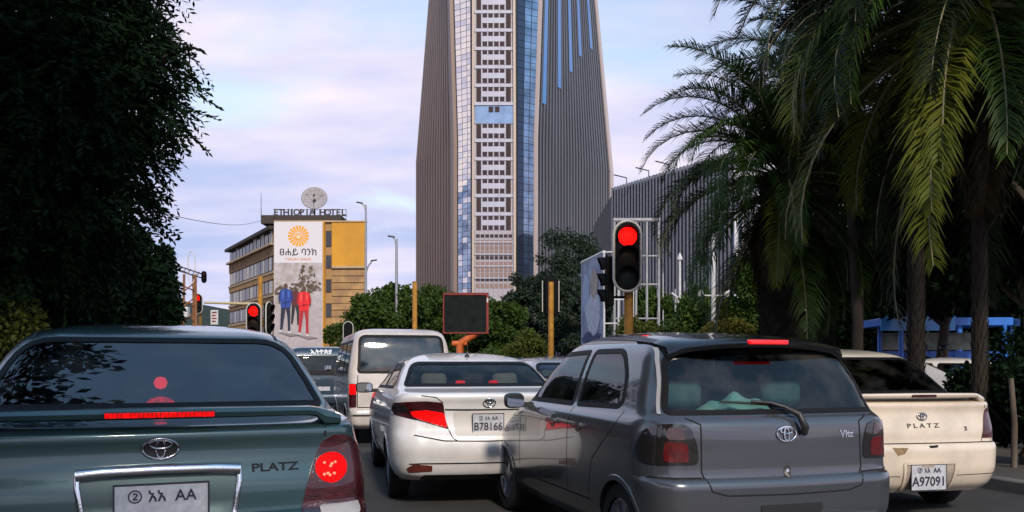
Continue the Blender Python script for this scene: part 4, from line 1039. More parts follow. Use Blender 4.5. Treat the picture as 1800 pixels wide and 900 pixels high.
# central strip
S_ = 200 / 1500.
def zrow(py): return GZ(py, 200)
def cw(px): return (px - 831) / 75.
win_mesh = {}
def cbox(name, px0, px1, y0, y1, o0, o1, m):   # a piece of the central strip given by its photograph rows, shared mesh by size
    w_, h_ = round((px1 - px0) * S_, 2), round((y1 - y0) * S_, 2); key = (w_, h_, o0, o1, m.name)
    if key not in win_mesh:
        win_mesh[key] = MB().box(0, w_, -o1, -o0, 0, h_).mesh(name); win_mesh[key].materials.append(m)
    o = link(name, win_mesh[key], None, tower); o.location = (GX(px0, 200) - TO.x, 200 - TO.y, zrow(y1)); return o
mods = [22 + 32.3 * k for k in range(-4, 12)]
for yb in mods:
    if 170 < yb < 190: 
        cbox('blue_glass_panel', 835, 902, 186, 217, .05, .30, mat('pale_blue_glass', (.34, .50, .72), .15, .5, var=.3, vscale=.4))
        for x in (859, 870): cbox('window', x, x + 8, 188, 198, .3, .36, M_TWIN)
        cbox('spandrel', 834, 903, 181, 186, .05, .55, M_TWHITE); continue
    cbox('spandrel', 834, 903, yb - 3.2, yb + 2.0, .05, .26, M_TWHITE)
    if yb > 400: continue
    cbox('window_pier', 847, 888, yb + 9.6, yb + 19, .05, .20, M_TWHITE)
    for x in (837.5, 889.5): cbox('window', x, x + 8.5, yb + 3, yb + 27.5, .05, .16, M_TWIN)
    for x in (848.5, 858.5, 868.8, 879): 
        cbox('window', x, x + 7.6, yb + 3.2, yb + 9.6, .05, .16, M_TWIN); cbox('window', x, x + 7.6, yb + 19, yb + 27, .05, .16, M_TWIN)
    for x in (846.6, 857.1, 867.3, 877.6, 887.6): cbox('window_mullion', x - .8, x + .8, yb + 2.5, yb + 28, .05, .19, M_TWHITE)
for r_ in range(10):
    y0 = 412 + r_ * 9.6
    for i in range(8):
        cbox('window', 837 + i * 8.1, 837 + i * 8.1 + 6.6, y0, y0 + (8 if r_ % 4 else 5.5), .05, .16, M_TWIN if r_ % 4 == 0 else M_TGL4)
for i in range(9): cbox('window_mullion', 836.2 + i * 8.1 - .7, 836.2 + i * 8.1 + .3, 405, 520, .05, .34, M_TWHITE)
for py in (425, 446, 467, 488): cbox('spandrel', 834, 903, py, py + 2, .05, .45, M_TWHITE)
cbox('central_wall', 833, 904, -60, 600, -.1, .05, mat('lavender_panel', (.40, .37, .42), .5))

# ------------------------------------------------------------------ finned podium hall
pod = empty('finned_hall', (GX(1250, 145), 145, 0), 0, 'low dark hall clad in pale vertical fins behind the palms', 'building')
PL = [(1078, 165.3), (1120, 158.6), (1165, 152), (1230, 143.8), (1290, 136.7)]
PV = [Vector((GX(a, d), d, 0)) - Vector(pod.location) for a, d in PL]; HP = 34.5
pb = MB()
for z in (0, HP):
    for v in PV + [PV[-1] + Vector((0, 40, 0)), PV[0] + Vector((0, 40, 0))]: pb.V.append((v.x, v.y, z))
n = len(PV) + 2
pb.F = [(k, (k + 1) % n, n + (k + 1) % n, n + k) for k in range(n)] + [tuple(range(n, 2 * n))]; pb.M = [0] * len(pb.F)
pb.obj('curtain_wall', mat('hall_glass', (.13, .17, .23), .12, .7, var=.6, vscale=.12), pod)
fin_me = MB().box(-.11, .11, -.7, .1, 0, HP + .8).mesh('fin'); fin_me.materials.append(mat('hall_fin', (.19, .20, .24), .5, .2))
acc = 0.; total = sum((PV[i + 1] - PV[i]).length for i in range(len(PV) - 1)); step = total / 36; nxt = step / 2
for i in range(len(PV) - 1):
    e_ = PV[i + 1] - PV[i]; L = e_.length
    while nxt <= acc + L:
        p = PV[i] + e_ * ((nxt - acc) / L); o = link('fin', fin_me, None, pod); o.location = p; o.rotation_euler = (0, 0, math.atan2(e_.y, e_.x)); nxt += step
    acc += L
for (h, th) in ((12, .5), (23, .5), (HP, .7)):
    q = MB()
    for i in range(len(PV) - 1): q.tube([PV[i] + Vector((0, -.25, h)), PV[i + 1] + Vector((0, -.25, h))], th / 2, 4)
    q.obj('floor_band', MATS['hall_fin'], pod)
for (i, t) in ((0, .6), (1, .5), (2, .2)):
    p = PV[i].lerp(PV[i + 1], t); MB().tube([p + Vector((0, 1, HP)), p + Vector((0, 1, HP + 2.2)), p + Vector((-2.5, .2, HP + 2.6))], .12, 5).obj('roof_bracket', M_PLASTIC, pod)

wing_ = empty('glass_wing', (GX(1390, 136), 136, 0), 0, 'lower pale glass wing with white columns seen between the palm trunks', 'building')
MB().box(GX(1286, 137) - wing_.location.x, GX(1520, 137) - wing_.location.x, 0, 20, 0, 25.5).obj('glass_wall', mat('wing_glass', (.30, .36, .46), .15, .5, var=.3, vscale=.1), wing_)
wc = MB().box(-.28, .28, -.5, .1, 0, 25.9).mesh('column'); wc.materials.append(mat('wing_column', (.62, .62, .66), .6))
for k in range(18): o = link('column', wc, None, wing_); o.location = (GX(1290 + k * 13, 137) - wing_.location.x, 0, 0)
for h in (6, 12.5, 19, 25.2): MB().box(GX(1286, 137) - wing_.location.x, GX(1520, 137) - wing_.location.x, -.3, .1, h, h + .6).obj('floor_band', MATS['wing_column'], wing_)
# ------------------------------------------------------------------ the hotel
hotel = empty('hotel_building', (GX(520, 140), 140, 0), 0, 'ochre brick hotel with rooftop sign letters and rows of windows', 'hotel')
HO = Vector(hotel.location)
HA = Vector((GX(404, 157), 157, 0)); HB = Vector((GX(483, 130), 130, 0)); HC = Vector((GX(645, 130), 130, 0)); HH = 22.3
M_BRK = mat('ochre_render', (.44, .25, .09), .85, var=.35, vscale=.35, tint=(.30, .18, .08), bump=.3, bscale=3)
M_BRK2 = mat('brown_brick', (.28, .155, .07), .9, var=.4, vscale=.5, bump=.3, bscale=5)
M_YEL = mat('yellow_render', (.62, .30, .025), .8, var=.25, vscale=.25, tint=(.50, .24, .03))
M_HROOF = mat('hotel_roof_edge', (.045, .033, .028), .8)
M_HGL = mat('hotel_pane', (.07, .075, .085), .12, .2, var=.5, vscale=.12)
M_HFR = mat('hotel_window_frame', (.05, .04, .035), .6)
M_CURT = mat('hotel_curtain', (.52, .50, .50), .7)
hb = MB(); bk = Vector((GX(632, 158), 158, 0)); pl = [HA, HB, HC, bk, HA + Vector((4, 6, 0))]
for z in (0, HH - .6):
    for v in pl: q = v - HO; hb.V.append((q.x, q.y, z))
hb.F = [(k, (k + 1) % 5, 5 + (k + 1) % 5, 5 + k) for k in range(5)] + [tuple(range(5, 10))]; hb.M = [0] * 6
hb.obj('wall', M_BRK, hotel)
eh = (HB - HA); Lh = eh.length; eh.normalize(); nh = Vector((eh.y, -eh.x, 0)); ang = math.atan2(eh.y, eh.x)
def hbox(name, s0, s1, z0, z1, o0, o1, m, parent=None):
    q = MB().box(s0, s1, -o1, -o0, z0, z1).obj(name, m, parent or hotel)
    if parent is None: q.location = HA - HO; q.rotation_euler = (0, 0, ang)
    return q
FL = [(19.9, 22.0), (15.6, 17.8), (12.1, 14.2), (8.6, 10.8), (5.1, 7.3), (1.8, 3.8)]
wmesh = None
for fi, (z0, z1) in enumerate(FL):
    hbox('string_course', -.1, Lh, z0 - .45, z0 - .12, -.05, .28 if fi else .7, mat('pale_course', (.50, .37, .22), .8, var=.3, vscale=.5), None)
    if fi: hbox('brick_band', 0, Lh - .2, z1 + .1, FL[fi - 1][0] - .5, -.05, .16, M_BRK2 if fi % 2 else M_BRK)
    for k in range(12):
        s = .7 + k * (Lh - 1.4) / 12; w_ = (Lh - 1.4) / 12 - .35
        f = hbox('window', s, s + w_, z0, z1, -.05, .05, M_HFR)
        hbox('pane', s + .12, s + w_ / 2 - .06, z0 + .12, z1 - .12, .05, .09, M_CURT if random.random() < (.5 if fi in (1, 2) else .15) else M_HGL, f)
        hbox('pane', s + w_ / 2 + .06, s + w_ - .12, z0 + .12, z1 - .12, .05, .09, M_CURT if random.random() < (.4 if fi in (1, 2) else .15) else M_HGL, f)
hbox('eaves', -.5, Lh - .2, HH - .45, HH + .05, -1.5, .85, M_HROOF)
def hf(name, px0, px1, y0, y1, d0, d1, m, parent=None):   # piece of the street front, by photograph rows
    x0, x1 = GX(px0, 130) - HO.x, GX(px1, 130) - HO.x
    return MB().box(x0, x1, 130 - HO.y - d1, 130 - HO.y - d0, GZ(y1, 130), GZ(y0, 130)).obj(name, m, parent or hotel)
hf('yellow_wall', 584, 645, 391, 468, -.05, .35, M_YEL); hf('yellow_pier', 563, 572, 391, 640, -.05, .7, M_YEL)
hf('yellow_wall', 572, 584, 391, 640, -.05, .1, M_BRK)
hf('pale_course', 584, 645, 468, 472, -.05, .5, MATS['pale_course'])
for k in range(11): hf('stone_course', 584, 645, 474 + k * 12, 474 + k * 12 + 10.5, -.05, .16 + .06 * (k % 2), mat('sandstone', (.46, .28, .12), .9, var=.5, vscale=.6, tint=(.28, .17, .09)))
for (y0, y1) in ((406, 434), (449, 472), (491, 514), (533, 558)):
    w = hf('window', 573.5, 583, y0, y1, .1, .2, M_HFR)
    for q in range(3): hf('pane', 574.3 + q * 2.9, 576.8 + q * 2.9, y0 + 1, y1 - 1, .2, .25, M_HGL, w)
hf('parapet', 455, 597, 376, 391, -9, -1, M_HROOF); hf('parapet', 483, 645, 388.5, 391, -.4, .5, MATS['pale_course'])
hf('stair_house', 456, 478, 377, 400, -14, -6, M_HROOF); hf('plant_room', 520, 560, 372, 378, -9, -4, M_HROOF)
hf('water_tank', 414, 424, 410, 428, -26, -22, M_HROOF)
# roof sign
rs = empty('roof_sign', P(546, 380, 131.5), 0, 'dark hotel name letters standing on the roof edge', 'sign')
for i, ch in enumerate('ETHIOPIA HOTEL'):
    if ch == ' ': continue
    o = link('letter', text_mesh(ch, 1.35, .06, .035, 1.0), M_HROOF, rs); o.rotation_euler = (R(90), 0, 0); o.location = (-5.35 + i * .80, 0, .55)
sf = MB(); sf.tube([(-5.8, .1, .08), (5.6, .1, .08)], .05, 5); sf.tube([(-5.8, .1, 1.02), (5.6, .1, 1.02)], .04, 5)
for k in range(9): sf.tube([(-5.6 + k * 1.38, .12, -.5), (-5.6 + k * 1.38, .12, 1.1)], .04, 5)
sf.obj('sign_frame', M_HROOF, rs)
# dish
dish = empty('satellite_dish', P(553, 376, 134), 0, 'large pale satellite dish standing on the hotel roof', 'satellite dish')
prof = [(r_, .32 * (r_ / 1.95) ** 2 * 1.9) for r_ in np.linspace(.05, 1.95, 9)]
dm = MB(); dm.lathe(prof, 32, cap=False); do = dm.obj('reflector', mat('dish_mesh', (.38, .36, .37), .6, var=.3, vscale=3), dish, sm=60)
sdm = do.modifiers.new('shell', 'SOLIDIFY'); sdm.thickness = .05
do.location = (0, 0, 2.15); do.rotation_euler = (R(68), 0, R(8))
for k in range(16):
    a = 2 * math.pi * k / 16; MB().tube([(r_ * math.cos(a), r_ * math.sin(a), h_ + .03) for r_, h_ in prof], .035, 4).obj('rib', M_HROOF, do)
MB().tube([(1.95 * math.cos(2 * math.pi * k / 32), 1.95 * math.sin(2 * math.pi * k / 32), .61) for k in range(33)], .05, 5, cap=False).obj('rim', M_HROOF, do)
MB().tube([(0, 0, -.3), (0, 0, 1.6), (0, -.3, 2.0)], .14, 8).lathe([(.22, 1.5), (.3, 2.0), (.12, 2.3)], 10).obj('mount', M_HROOF, dish)
for k in range(3): a = 2 * math.pi * k / 3 + .5; MB().tube([(1.5 * math.cos(a), 1.5 * math.sin(a), .4), (0, 0, 1.5)], .03, 4).obj('feed_strut', M_HROOF, do)
MB().lathe([(.01, 1.6), (.14, 1.55), (.14, 1.3), (.01, 1.25)], 10).obj('feed_horn', M_HROOF, do)
am = MB().tube([P(459, 385, 150), P(459, 338, 150)], [.08, .03], 5).obj('roof_mast', M_HROOF); tag(am, 'thin bare antenna mast rising from the hotel roof', 'antenna')
# banner on the hotel front
ban = empty('bank_banner', P(524.5, 612, 129), 0, 'tall banner with orange sun emblem and two runners hung on hotel front', 'banner')
BW, BH = 85 / 1500 * 129, 222 / 1500 * 129; u_ = BW / 85.   # one photograph pixel
def bn(x, y): return ((x - 524.5) * u_, (612 - y) * u_)
def bprint(name, pts, lay, m, parent=None): return MB().prism([bn(*p) for p in pts], -.10 - .006 * lay - .004, -.10 - .006 * lay).obj(name, m, parent or ban)
MB().box(-BW/2, BW/2, -.10, .05, 0, BH).obj('banner_cloth', mat('banner_white', (.66, .64, .68), .7), ban)
M_OR = mat('print_orange', (.80, .36, .02), .6); M_BK = mat('print_black', (.015, .015, .018), .6); M_GR = mat('print_ground', (.45, .40, .41), .7, var=.2, vscale=2)
bprint('printed_street', [(482.5, 462), (566.5, 462), (566.5, 611), (482.5, 611)], 1, mat('print_sky', (.50, .47, .50), .7, var=.35, vscale=.8, tint=(.32, .27, .24)))
bprint('printed_street', [(482.5, 550), (500, 535), (545, 532), (566.5, 548), (566.5, 611), (482.5, 611)], 2, M_GR)
random.seed(3)
M_PT = mat('print_foliage', (.14, .095, .065), .8, var=.5, vscale=3); M_PT2 = mat('print_foliage_light', (.24, .19, .16), .8, var=.4, vscale=3)
spots = [(540, 480, 15), (520, 508, 13), (552, 505, 13), (492, 512, 9), (535, 498, 14)]
for li_ in range(130):
    cx, cy, r_ = spots[li_ % 5]; aa, q = random.uniform(0, 6.3), r_ * random.random() ** .5; cx, cy, r_ = cx + q * math.cos(aa), cy + q * math.sin(aa) * .9, random.uniform(1.2, 3.6)
    bprint('printed_tree', [(min(566, max(483, cx + r_ * random.uniform(.6, 1.2) * math.cos(2 * math.pi * k / 9))), cy + r_ * random.uniform(.6, 1.15) * math.sin(2 * math.pi * k / 9)) for k in range(9)], 3 + li_ * .16, M_PT if li_ % 3 else M_PT2)
def runner(x, y, s, top, legs, lay):
    hd = [(x + 3.6 * s * math.cos(2 * math.pi * k / 14), y + 4.6 * s * math.sin(2 * math.pi * k / 14)) for k in range(14)]
    bprint('printed_head', hd, lay + 1.6, mat('print_skin', (.10, .05, .035), .7))
    T = [(-4, 5), (4, 5), (10, 8), (13, 20), (12, 27), (9, 27), (9, 33), (8, 38), (-8, 38), (-9, 33), (-9, 27), (-12, 26), (-13, 18), (-10, 8)]
    bprint('printed_jacket', [(x + a * s, y + q * s) for a, q in T], lay + .8, top)
    bprint('printed_leg', [(x + a * s, y + q * s) for a, q in [(-8, 37), (0, 37), (-2, 52), (-6, 78), (-10, 78), (-9, 55)]], lay, legs)
    bprint('printed_leg', [(x + a * s, y + q * s) for a, q in [(0, 37), (8, 37), (8, 55), (8, 80), (4, 80), (3, 54)]], lay, legs)
def runner_detail(x, y, s, lay, fold, shine, shoe):
    for nm, m, T in (('printed_sleeve', fold, [(-13, 18), (-10, 9), (-8.5, 10), (-9.5, 20), (-9.8, 27), (-12, 26)]), ('printed_sleeve', fold, [(10, 9), (13, 19), (12, 27), (9.8, 27), (9.2, 18), (8.6, 10)]), ('printed_fold', fold, [(-1, 6), (1, 6), (.6, 37), (-.6, 37)]), ('printed_fold', fold, [(-8, 30), (7, 26), (7.5, 28.5), (-8, 32)]),
                     ('printed_highlight', shine, [(-6, 9), (-3, 8), (-4, 20), (-6.5, 24)]), ('printed_highlight', shine, [(4, 8), (6.5, 10), (6, 22), (4.4, 18)]), ('printed_hand', MATS['print_skin'], [(-12.6, 26), (-9.6, 26.5), (-10, 30), (-12, 30)]), ('printed_hand', MATS['print_skin'], [(9.6, 26.5), (12.4, 26.5), (12, 30), (10, 30)]),
                     ('printed_shoe', shoe, [(-11, 77), (-5.5, 77), (-5, 81), (-12, 81)]), ('printed_shoe', shoe, [(3.6, 79), (8.4, 79), (9.6, 83), (3.4, 83)]), ('printed_shadow', mat('print_shadow', (.25, .22, .22), .8), [(-12, 81.5), (14, 83.5), (26, 86), (8, 88)])):
        bprint(nm, [(x + a * s, y + q * s) for a, q in T], lay, m)
runner(520, 508, .78, mat('print_maroon', (.10, .02, .03), .7), M_BK, 24)
runner(503, 503, 1.0, mat('print_blue', (.02, .06, .30), .7), mat('print_navy', (.015, .02, .05), .7), 27)
runner(535, 508, 1.0, mat('print_red', (.75, .015, .02), .7), mat('print_red2', (.40, .02, .03), .7), 27)
runner_detail(503, 503, 1.0, 29.5, mat('print_blue_fold', (.01, .03, .15), .7), mat('print_blue_light', (.06, .14, .45), .7), mat('print_shoe', (.5, .5, .52), .7))
runner_detail(535, 508, 1.0, 29.5, mat('print_red_fold', (.36, .008, .012), .7), mat('print_red_light', (.85, .10, .08), .7), MATS['print_shoe'])
for k in range(18):                                             # sun emblem: petals round a small disc
    a = 2 * math.pi * k / 18; a0, a1 = a - .13, a + .13
    bprint('sun_ray', [(525 + 7 * math.cos(a0), 415 + 7 * math.sin(a0)), (525 + 18 * math.cos(a0), 415 + 18 * math.sin(a0)), (525 + 18.8 * math.cos(a), 415 + 18.8 * math.sin(a)), (525 + 18 * math.cos(a1), 415 + 18 * math.sin(a1)), (525 + 7 * math.cos(a1), 415 + 7 * math.sin(a1))], 1, M_OR)
bprint('sun_disc', circ(525, 416, 6.2), 2, M_OR); bprint('sun_disc', circ(525, 416, 3.6), 3, mat('banner_white2', (.70, .62, .50), .7))
for txt, y, sz, m, sx in (('ፀሐይ ባንክ', 444, 16, M_BK, 1.02), ('TSEHAY BANK', 456, 6.2, mat('print_rust', (.62, .20, .06), .6), 1.15)):
    o = link('banner_lettering', text_mesh(txt, sz * u_, .003, .012 * sz * u_, sx), m, ban); o.rotation_euler = (R(90), 0, 0); q = bn(524.5, y); o.location = (q[0], -.108, q[1])
# ------------------------------------------------------------------ vegetation
def unit(v): return v / (np.linalg.norm(v, axis=1)[:, None] + 1e-9)
def leaves(base, direc, length, width, rng):
    """one diamond leaf per row"""
    n = len(base); d = unit(direc); r_ = unit(rng.normal(size=(n, 3))); s = unit(np.cross(d, r_)); L = length[:, None]; Wd = width[:, None]
    V = np.empty((n, 4, 3)); V[:, 0] = base; V[:, 1] = base + d * L * .5 + s * Wd; V[:, 2] = base + d * L; V[:, 3] = base + d * L * .5 - s * Wd
    return V.reshape(-1, 3), np.arange(n * 4).reshape(n, 4)
def in_blobs(blobs, n, rng, shell=.45):
    w = np.array([b_[3] * b_[4] * b_[5] for b_ in blobs]) ** .75; idx = rng.choice(len(blobs), n, p=w / w.sum()); B = np.array(blobs)[idx]
    u = unit(rng.normal(size=(n, 3))); r_ = rng.random(n) ** shell
    pos = B[:, :3] + u * r_[:, None] * B[:, 3:6]; return pos, u, idx
def blob_cloud(c, rad, k, rng, r0=.28, r1=.5, low=-.7):
    out = []
    while len(out) < k:
        u = rng.normal(size=3); u /= np.linalg.norm(u)
        if u[2] < low: continue
        q = rng.random() ** .4 * .85; s = rng.uniform(r0, r1)
        out.append((c[0] + u[0] * rad[0] * q, c[1] + u[1] * rad[1] * q, c[2] + u[2] * rad[2] * q, rad[0] * s, rad[1] * s, rad[2] * s * .8))
    return out
M_BARK = mat('bark', (.060, .045, .035), .9, var=.5, vscale=4, bump=.6, bscale=14, stretch=(1, 1, .25))
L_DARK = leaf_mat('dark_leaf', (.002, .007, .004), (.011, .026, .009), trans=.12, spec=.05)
L_MID = leaf_mat('mid_leaf', (.018, .044, .009), (.080, .130, .020), trans=.22, scale=.35)
L_GREY = leaf_mat('grey_green_leaf', (.014, .027, .018), (.040, .062, .036), trans=.15, scale=.35)
L_OLIVE = leaf_mat('olive_leaf', (.035, .050, .010), (.115, .130, .020), trans=.25, scale=.8)
L_YEL = leaf_mat('yellow_leaf', (.08, .085, .012), (.24, .20, .03), trans=.25, scale=1.2)
L_PALM = leaf_mat('palm_leaflet', (.009, .032, .007), (.060, .105, .012), trans=.15, rough=.55, scale=.5, spec=.2)
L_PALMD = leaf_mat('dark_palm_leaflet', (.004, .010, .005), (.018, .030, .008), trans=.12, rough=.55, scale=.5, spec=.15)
L_PALMY = leaf_mat('yellowed_sunlit_leaflet', (.045, .075, .006), (.16, .165, .02), trans=.18, rough=.55, scale=.5)
L_DEAD = leaf_mat('dead_frond_leaflet', (.030, .022, .012), (.085, .058, .030), trans=.1, scale=.8); M_DEADR = mat('dead_frond_stalk', (.09, .06, .035), .8)
M_RACH = mat('frond_stalk', (.20, .19, .10), .45, var=.3, vscale=4)

def tree(name, label, base, blobs, nleaf, lsize, m, trunk_r=.2, seed=1, cat='tree', group=None, spray=0, limbs=6, droop=.35, shell=.45):
    rng = np.random.default_rng(seed); root = empty(name, base, 0, label, cat, group); B = np.array(base)
    lo = [(b_[0] - B[0], b_[1] - B[1], b_[2] - B[2], *b_[3:]) for b_ in blobs]
    cen = np.mean([b_[:3] for b_ in lo], axis=0)
    t = MB(); fork = Vector((cen[0] * .3, cen[1] * .3, max(.4, cen[2] * .55)))
    t.tube([(0, 0, -.1), fork * .5 + Vector((rng.normal() * .1, rng.normal() * .1, 0)), fork], [trunk_r * 1.25, trunk_r, trunk_r * .8], 9)
    ids = rng.choice(len(lo), min(limbs, len(lo)), replace=False)
    for i in ids:
        p = Vector(lo[i][:3]); mid = fork.lerp(p, .5) + Vector((rng.normal() * .2, rng.normal() * .2, .25)); t.tube([fork - Vector((0, 0, .2)), mid, p], [trunk_r * .6, trunk_r * .38, trunk_r * .12], 6)
    t.obj('trunk', M_BARK, root, sm=60)
    if spray:       # drooping feathery sprays: twigs with paired leaflets
        ns = nleaf // spray; pos, u, idx = in_blobs(lo, ns, rng, shell)
        d = unit(u * .9 + np.array([0, 0, -droop]) + rng.normal(size=(ns, 3)) * .35)
        Ls = rng.uniform(.7, 1.25, ns) * lsize * 6
        k = np.arange(spray); tt = (k // 2 + 1) / (spray / 2); sd = np.where(k % 2 == 0, 1., -1.)
        side = unit(np.cross(d, unit(rng.normal(size=(ns, 3)) * .5 + np.array([0, 0, 1.]))))
        base_ = (pos[:, None, :] + d[:, None, :] * (Ls[:, None] * tt[None, :])[:, :, None] + np.array([0, 0, -1.]) * ((tt ** 2)[None, :] * Ls[:, None] * .3)[:, :, None]).reshape(-1, 3)
        ld = (d[:, None, :] * .75 + side[:, None, :] * sd[None, :, None] + np.array([0, 0, -.25])).reshape(-1, 3) + rng.normal(size=(ns * spray, 3)) * .15
        n = ns * spray; V, F = leaves(base_, ld, rng.uniform(.8, 1.2, n) * lsize * 1.5, rng.uniform(.8, 1.2, n) * lsize * .26, rng)
    else:
        pos, u, idx = in_blobs(lo, nleaf, rng, shell); d = u * .6 + rng.normal(size=(nleaf, 3)) * .7 + np.array([0, 0, -droop])
        V, F = leaves(pos, d, rng.uniform(.7, 1.3, nleaf) * lsize, rng.uniform(.7, 1.3, nleaf) * lsize * .32, rng)
    link('crown', np_mesh('crown', V, F), m, root)
    return root

# ---- the verge trees on the left
rg = np.random.default_rng(11)
b1 = []
def pb_(px, py, d, r_, k=.85): p = P(px, py, d); return (p.x, p.y, p.z, r_, r_, r_ * k)
for (px, py, d, r_) in ((60, 60, 11.5, 1.5), (175, 45, 11.5, .9), (212, 25, 11.2, .45), (262, 100, 11.4, .36), (255, 200, 11.6, .38), (215, 135, 12, .75), (120, 170, 11, 1.4), (20, 220, 11, 1.5), (190, 255, 12, .6), (120, 300, 11.5, 1.0), (60, 350, 11.2, 1.4), (70, 400, 12, 1.0), (0, 430, 11.5, 1.4),
                        (305, 92, 11.2, .20), (300, 215, 11.6, .20), (232, 300, 11.9, .14), (285, 150, 11.3, .12), (292, 60, 11.5, .10), (275, 245, 11.7, .11), (120, 385, 12.3, .5), (50, 470, 12.3, 1.0), (120, 460, 12.6, .6), (-120, 120, 11, 2.2), (-150, 380, 11, 2.0), (20, -120, 11.5, 2.0), (150, -110, 11.5, .9), (210, 200, 12.2, .6), (40, 540, 13, .55)):
    b1.append(pb_(px, py, d, r_))
t1 = rd(-5, 14)
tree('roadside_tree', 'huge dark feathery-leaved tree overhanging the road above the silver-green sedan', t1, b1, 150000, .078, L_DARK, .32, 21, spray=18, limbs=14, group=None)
t2 = rd(-6.2, 24)
tree('roadside_tree', 'dark bushy tree just behind the overhanging feathery one', t2, [pb_(*q) for q in ((40, 480, 21, 1.8), (120, 440, 21, 1.6), (190, 470, 21, 1.4), (235, 500, 21, 1.0), (150, 540, 20.5, 1.5), (230, 560, 20.5, .9), (40, 560, 20, 1.2), (205, 430, 21.5, .7))], 30000, .17, L_DARK, .22, 22)
t3 = rd(-5.4, 35)
tree('roadside_tree', 'narrow dark tree at the end of the verge beside the overhead signal arm', t3, [pb_(*q) for q in ((285, 470, 31, .55), (290, 445, 31, .3), (272, 510, 31, .9), (255, 545, 31, 1.2), (285, 550, 31, .75), (225, 540, 32, 1.2))], 16000, .19, L_DARK, .16, 23)
for (a, b, zc_, r_, sd) in ((-5.9, 1.5, 7.4, 3.6, 31), (-4.9, -7.5, 8.5, 4.6, 32), (-10.5, -5, 10, 5.5, 33)):  # the two rearmost are unseen, placed and sized for the shade they cast
    p = rd(a, b); rr_ = np.random.default_rng(sd)
    tree('roadside_tree', {31: 'tall dark verge tree standing beside the camera car', 32: 'unseen spreading tree behind the camera, added to shade the silver-green sedan', 33: 'unseen tree behind the camera, added to shade the left verge trees'}[sd], p, blob_cloud((p.x - .3, p.y, zc_), (r_, r_, r_ * .85), 24, rr_) + ([(-4.4, 4.6, 6.9, 1.1, 1.5, .7), (-3.7, 5.6, 7.2, .7, .9, .5), (-4.8, 6.6, 7.4, 1.0, 1.2, .7)] if sd == 31 else []), 26000, .24, L_DARK, .3, sd)
p = P(28, 575, 10.5)
tree('roadside_shrub', 'olive shrub low on the verge beside the silver-green sedan', (p.x - .3, p.y, .1), [pb_(*q) for q in ((10, 565, 10.5, .45), (45, 590, 10.5, .30), (-40, 600, 10.5, .5), (15, 615, 10.5, .5))], 7000, .075, L_OLIVE, .04, 41, cat='shrub')

# ---- trees across the junction
row = [  # px, top y, half width px, d, material, words
 (612, 560, 34, 62, L_MID, 'low dark tree against the hotel front beside the tall lamp post'),
 (655, 508, 46, 60, L_MID, 'dark green tree between the two slender lamp posts'),
 (705, 492, 42, 63, L_MID, 'bushy tree between lamp post and yellow pole'),
 (762, 492, 50, 66, L_MID, 'bushy tree behind the red-framed sign'),
 (835, 505, 50, 64, L_MID, 'rounded tree in front of the tower foot'),
 (890, 520, 40, 60, L_MID, 'low rounded tree right of the red-framed sign'),
 (935, 470, 42, 68, L_GREY, 'grey-green tree beside the tall tower tree'),
 (998, 396, 62, 66, L_GREY, 'tall grey-green tree hiding the tower foot'),
 (1040, 480, 40, 60, L_GREY, 'dark tree behind the blue poster billboard'),
 (1145, 500, 40, 52, L_MID, 'green tree behind the large red traffic signal')]
for i, (px, ty, hw, d, m, words) in enumerate(row):
    rr_ = np.random.default_rng(60 + i); zt = GZ(ty, d); r_ = 1.15 * hw / 1500 * d; zc_ = max(zt - r_ * 1.2, zt * .55); x = GX(px, d)
    bl_ = blob_cloud((x, d, zc_), (r_ * 1.05, r_ * .9, zt - zc_), 46, rr_, .13, .30) + blob_cloud((x, d, zc_ * .45), (r_ * 1.15, r_ * .8, zc_ * .55), 18, rr_, .22, .42)
    tree('street_tree', words, (x, d, 0), bl_, 20000, .26 if m is L_MID else .23, m, .22, 80 + i)
for (px, py, d, r_, m, words, sd) in ((925, 612, 42, .95, L_OLIVE, 'yellow-green shrub left of the tall yellow pole', 1), (1282, 582, 30, .7, L_YEL, 'golden shrub under the left palm', 2), (880, 632, 46, 1.2, L_MID, 'dark shrub low beside the red-framed sign', 3)):
    p = P(px, py, d); rr_ = np.random.default_rng(sd); tree('street_shrub', words, (p.x, d, 0), blob_cloud((p.x, d, p.z - .2), (r_ * 1.3, r_, r_), 9, rr_, .4, .6), 7000, .13, m, .05, sd, cat='shrub')
hv = MB()
for (px, ty, hw, d, m, words, sd) in ((1215, 500, 60, 34, L_MID, 'leafy tree between signal and golden shrub', 1), (1320, 450, 60, 31, L_MID, 'leafy green tree left of the palm trunk', 2), (1462, 440, 52, 29, L_MID, 'leafy green tree right of the thick palm trunk', 3), (1545, 420, 48, 27, L_DARK, 'dark tree beside the blue shelter', 4),
                                (1120, 560, 45, 40, L_OLIVE, 'low olive bush at the foot of the yellow signal pole', 9)):
    rr_ = np.random.default_rng(90 + sd); zt = GZ(ty, d); r_ = hw / 1500 * d; x = GX(px, d); zc_ = zt * .55
    tree('street_tree', words, (x, d, 0), blob_cloud((x, d, zc_), (r_, r_ * .9, zt * .48), 22, rr_, .3, .48, -1), 16000, .16, m, .14, 90 + sd)
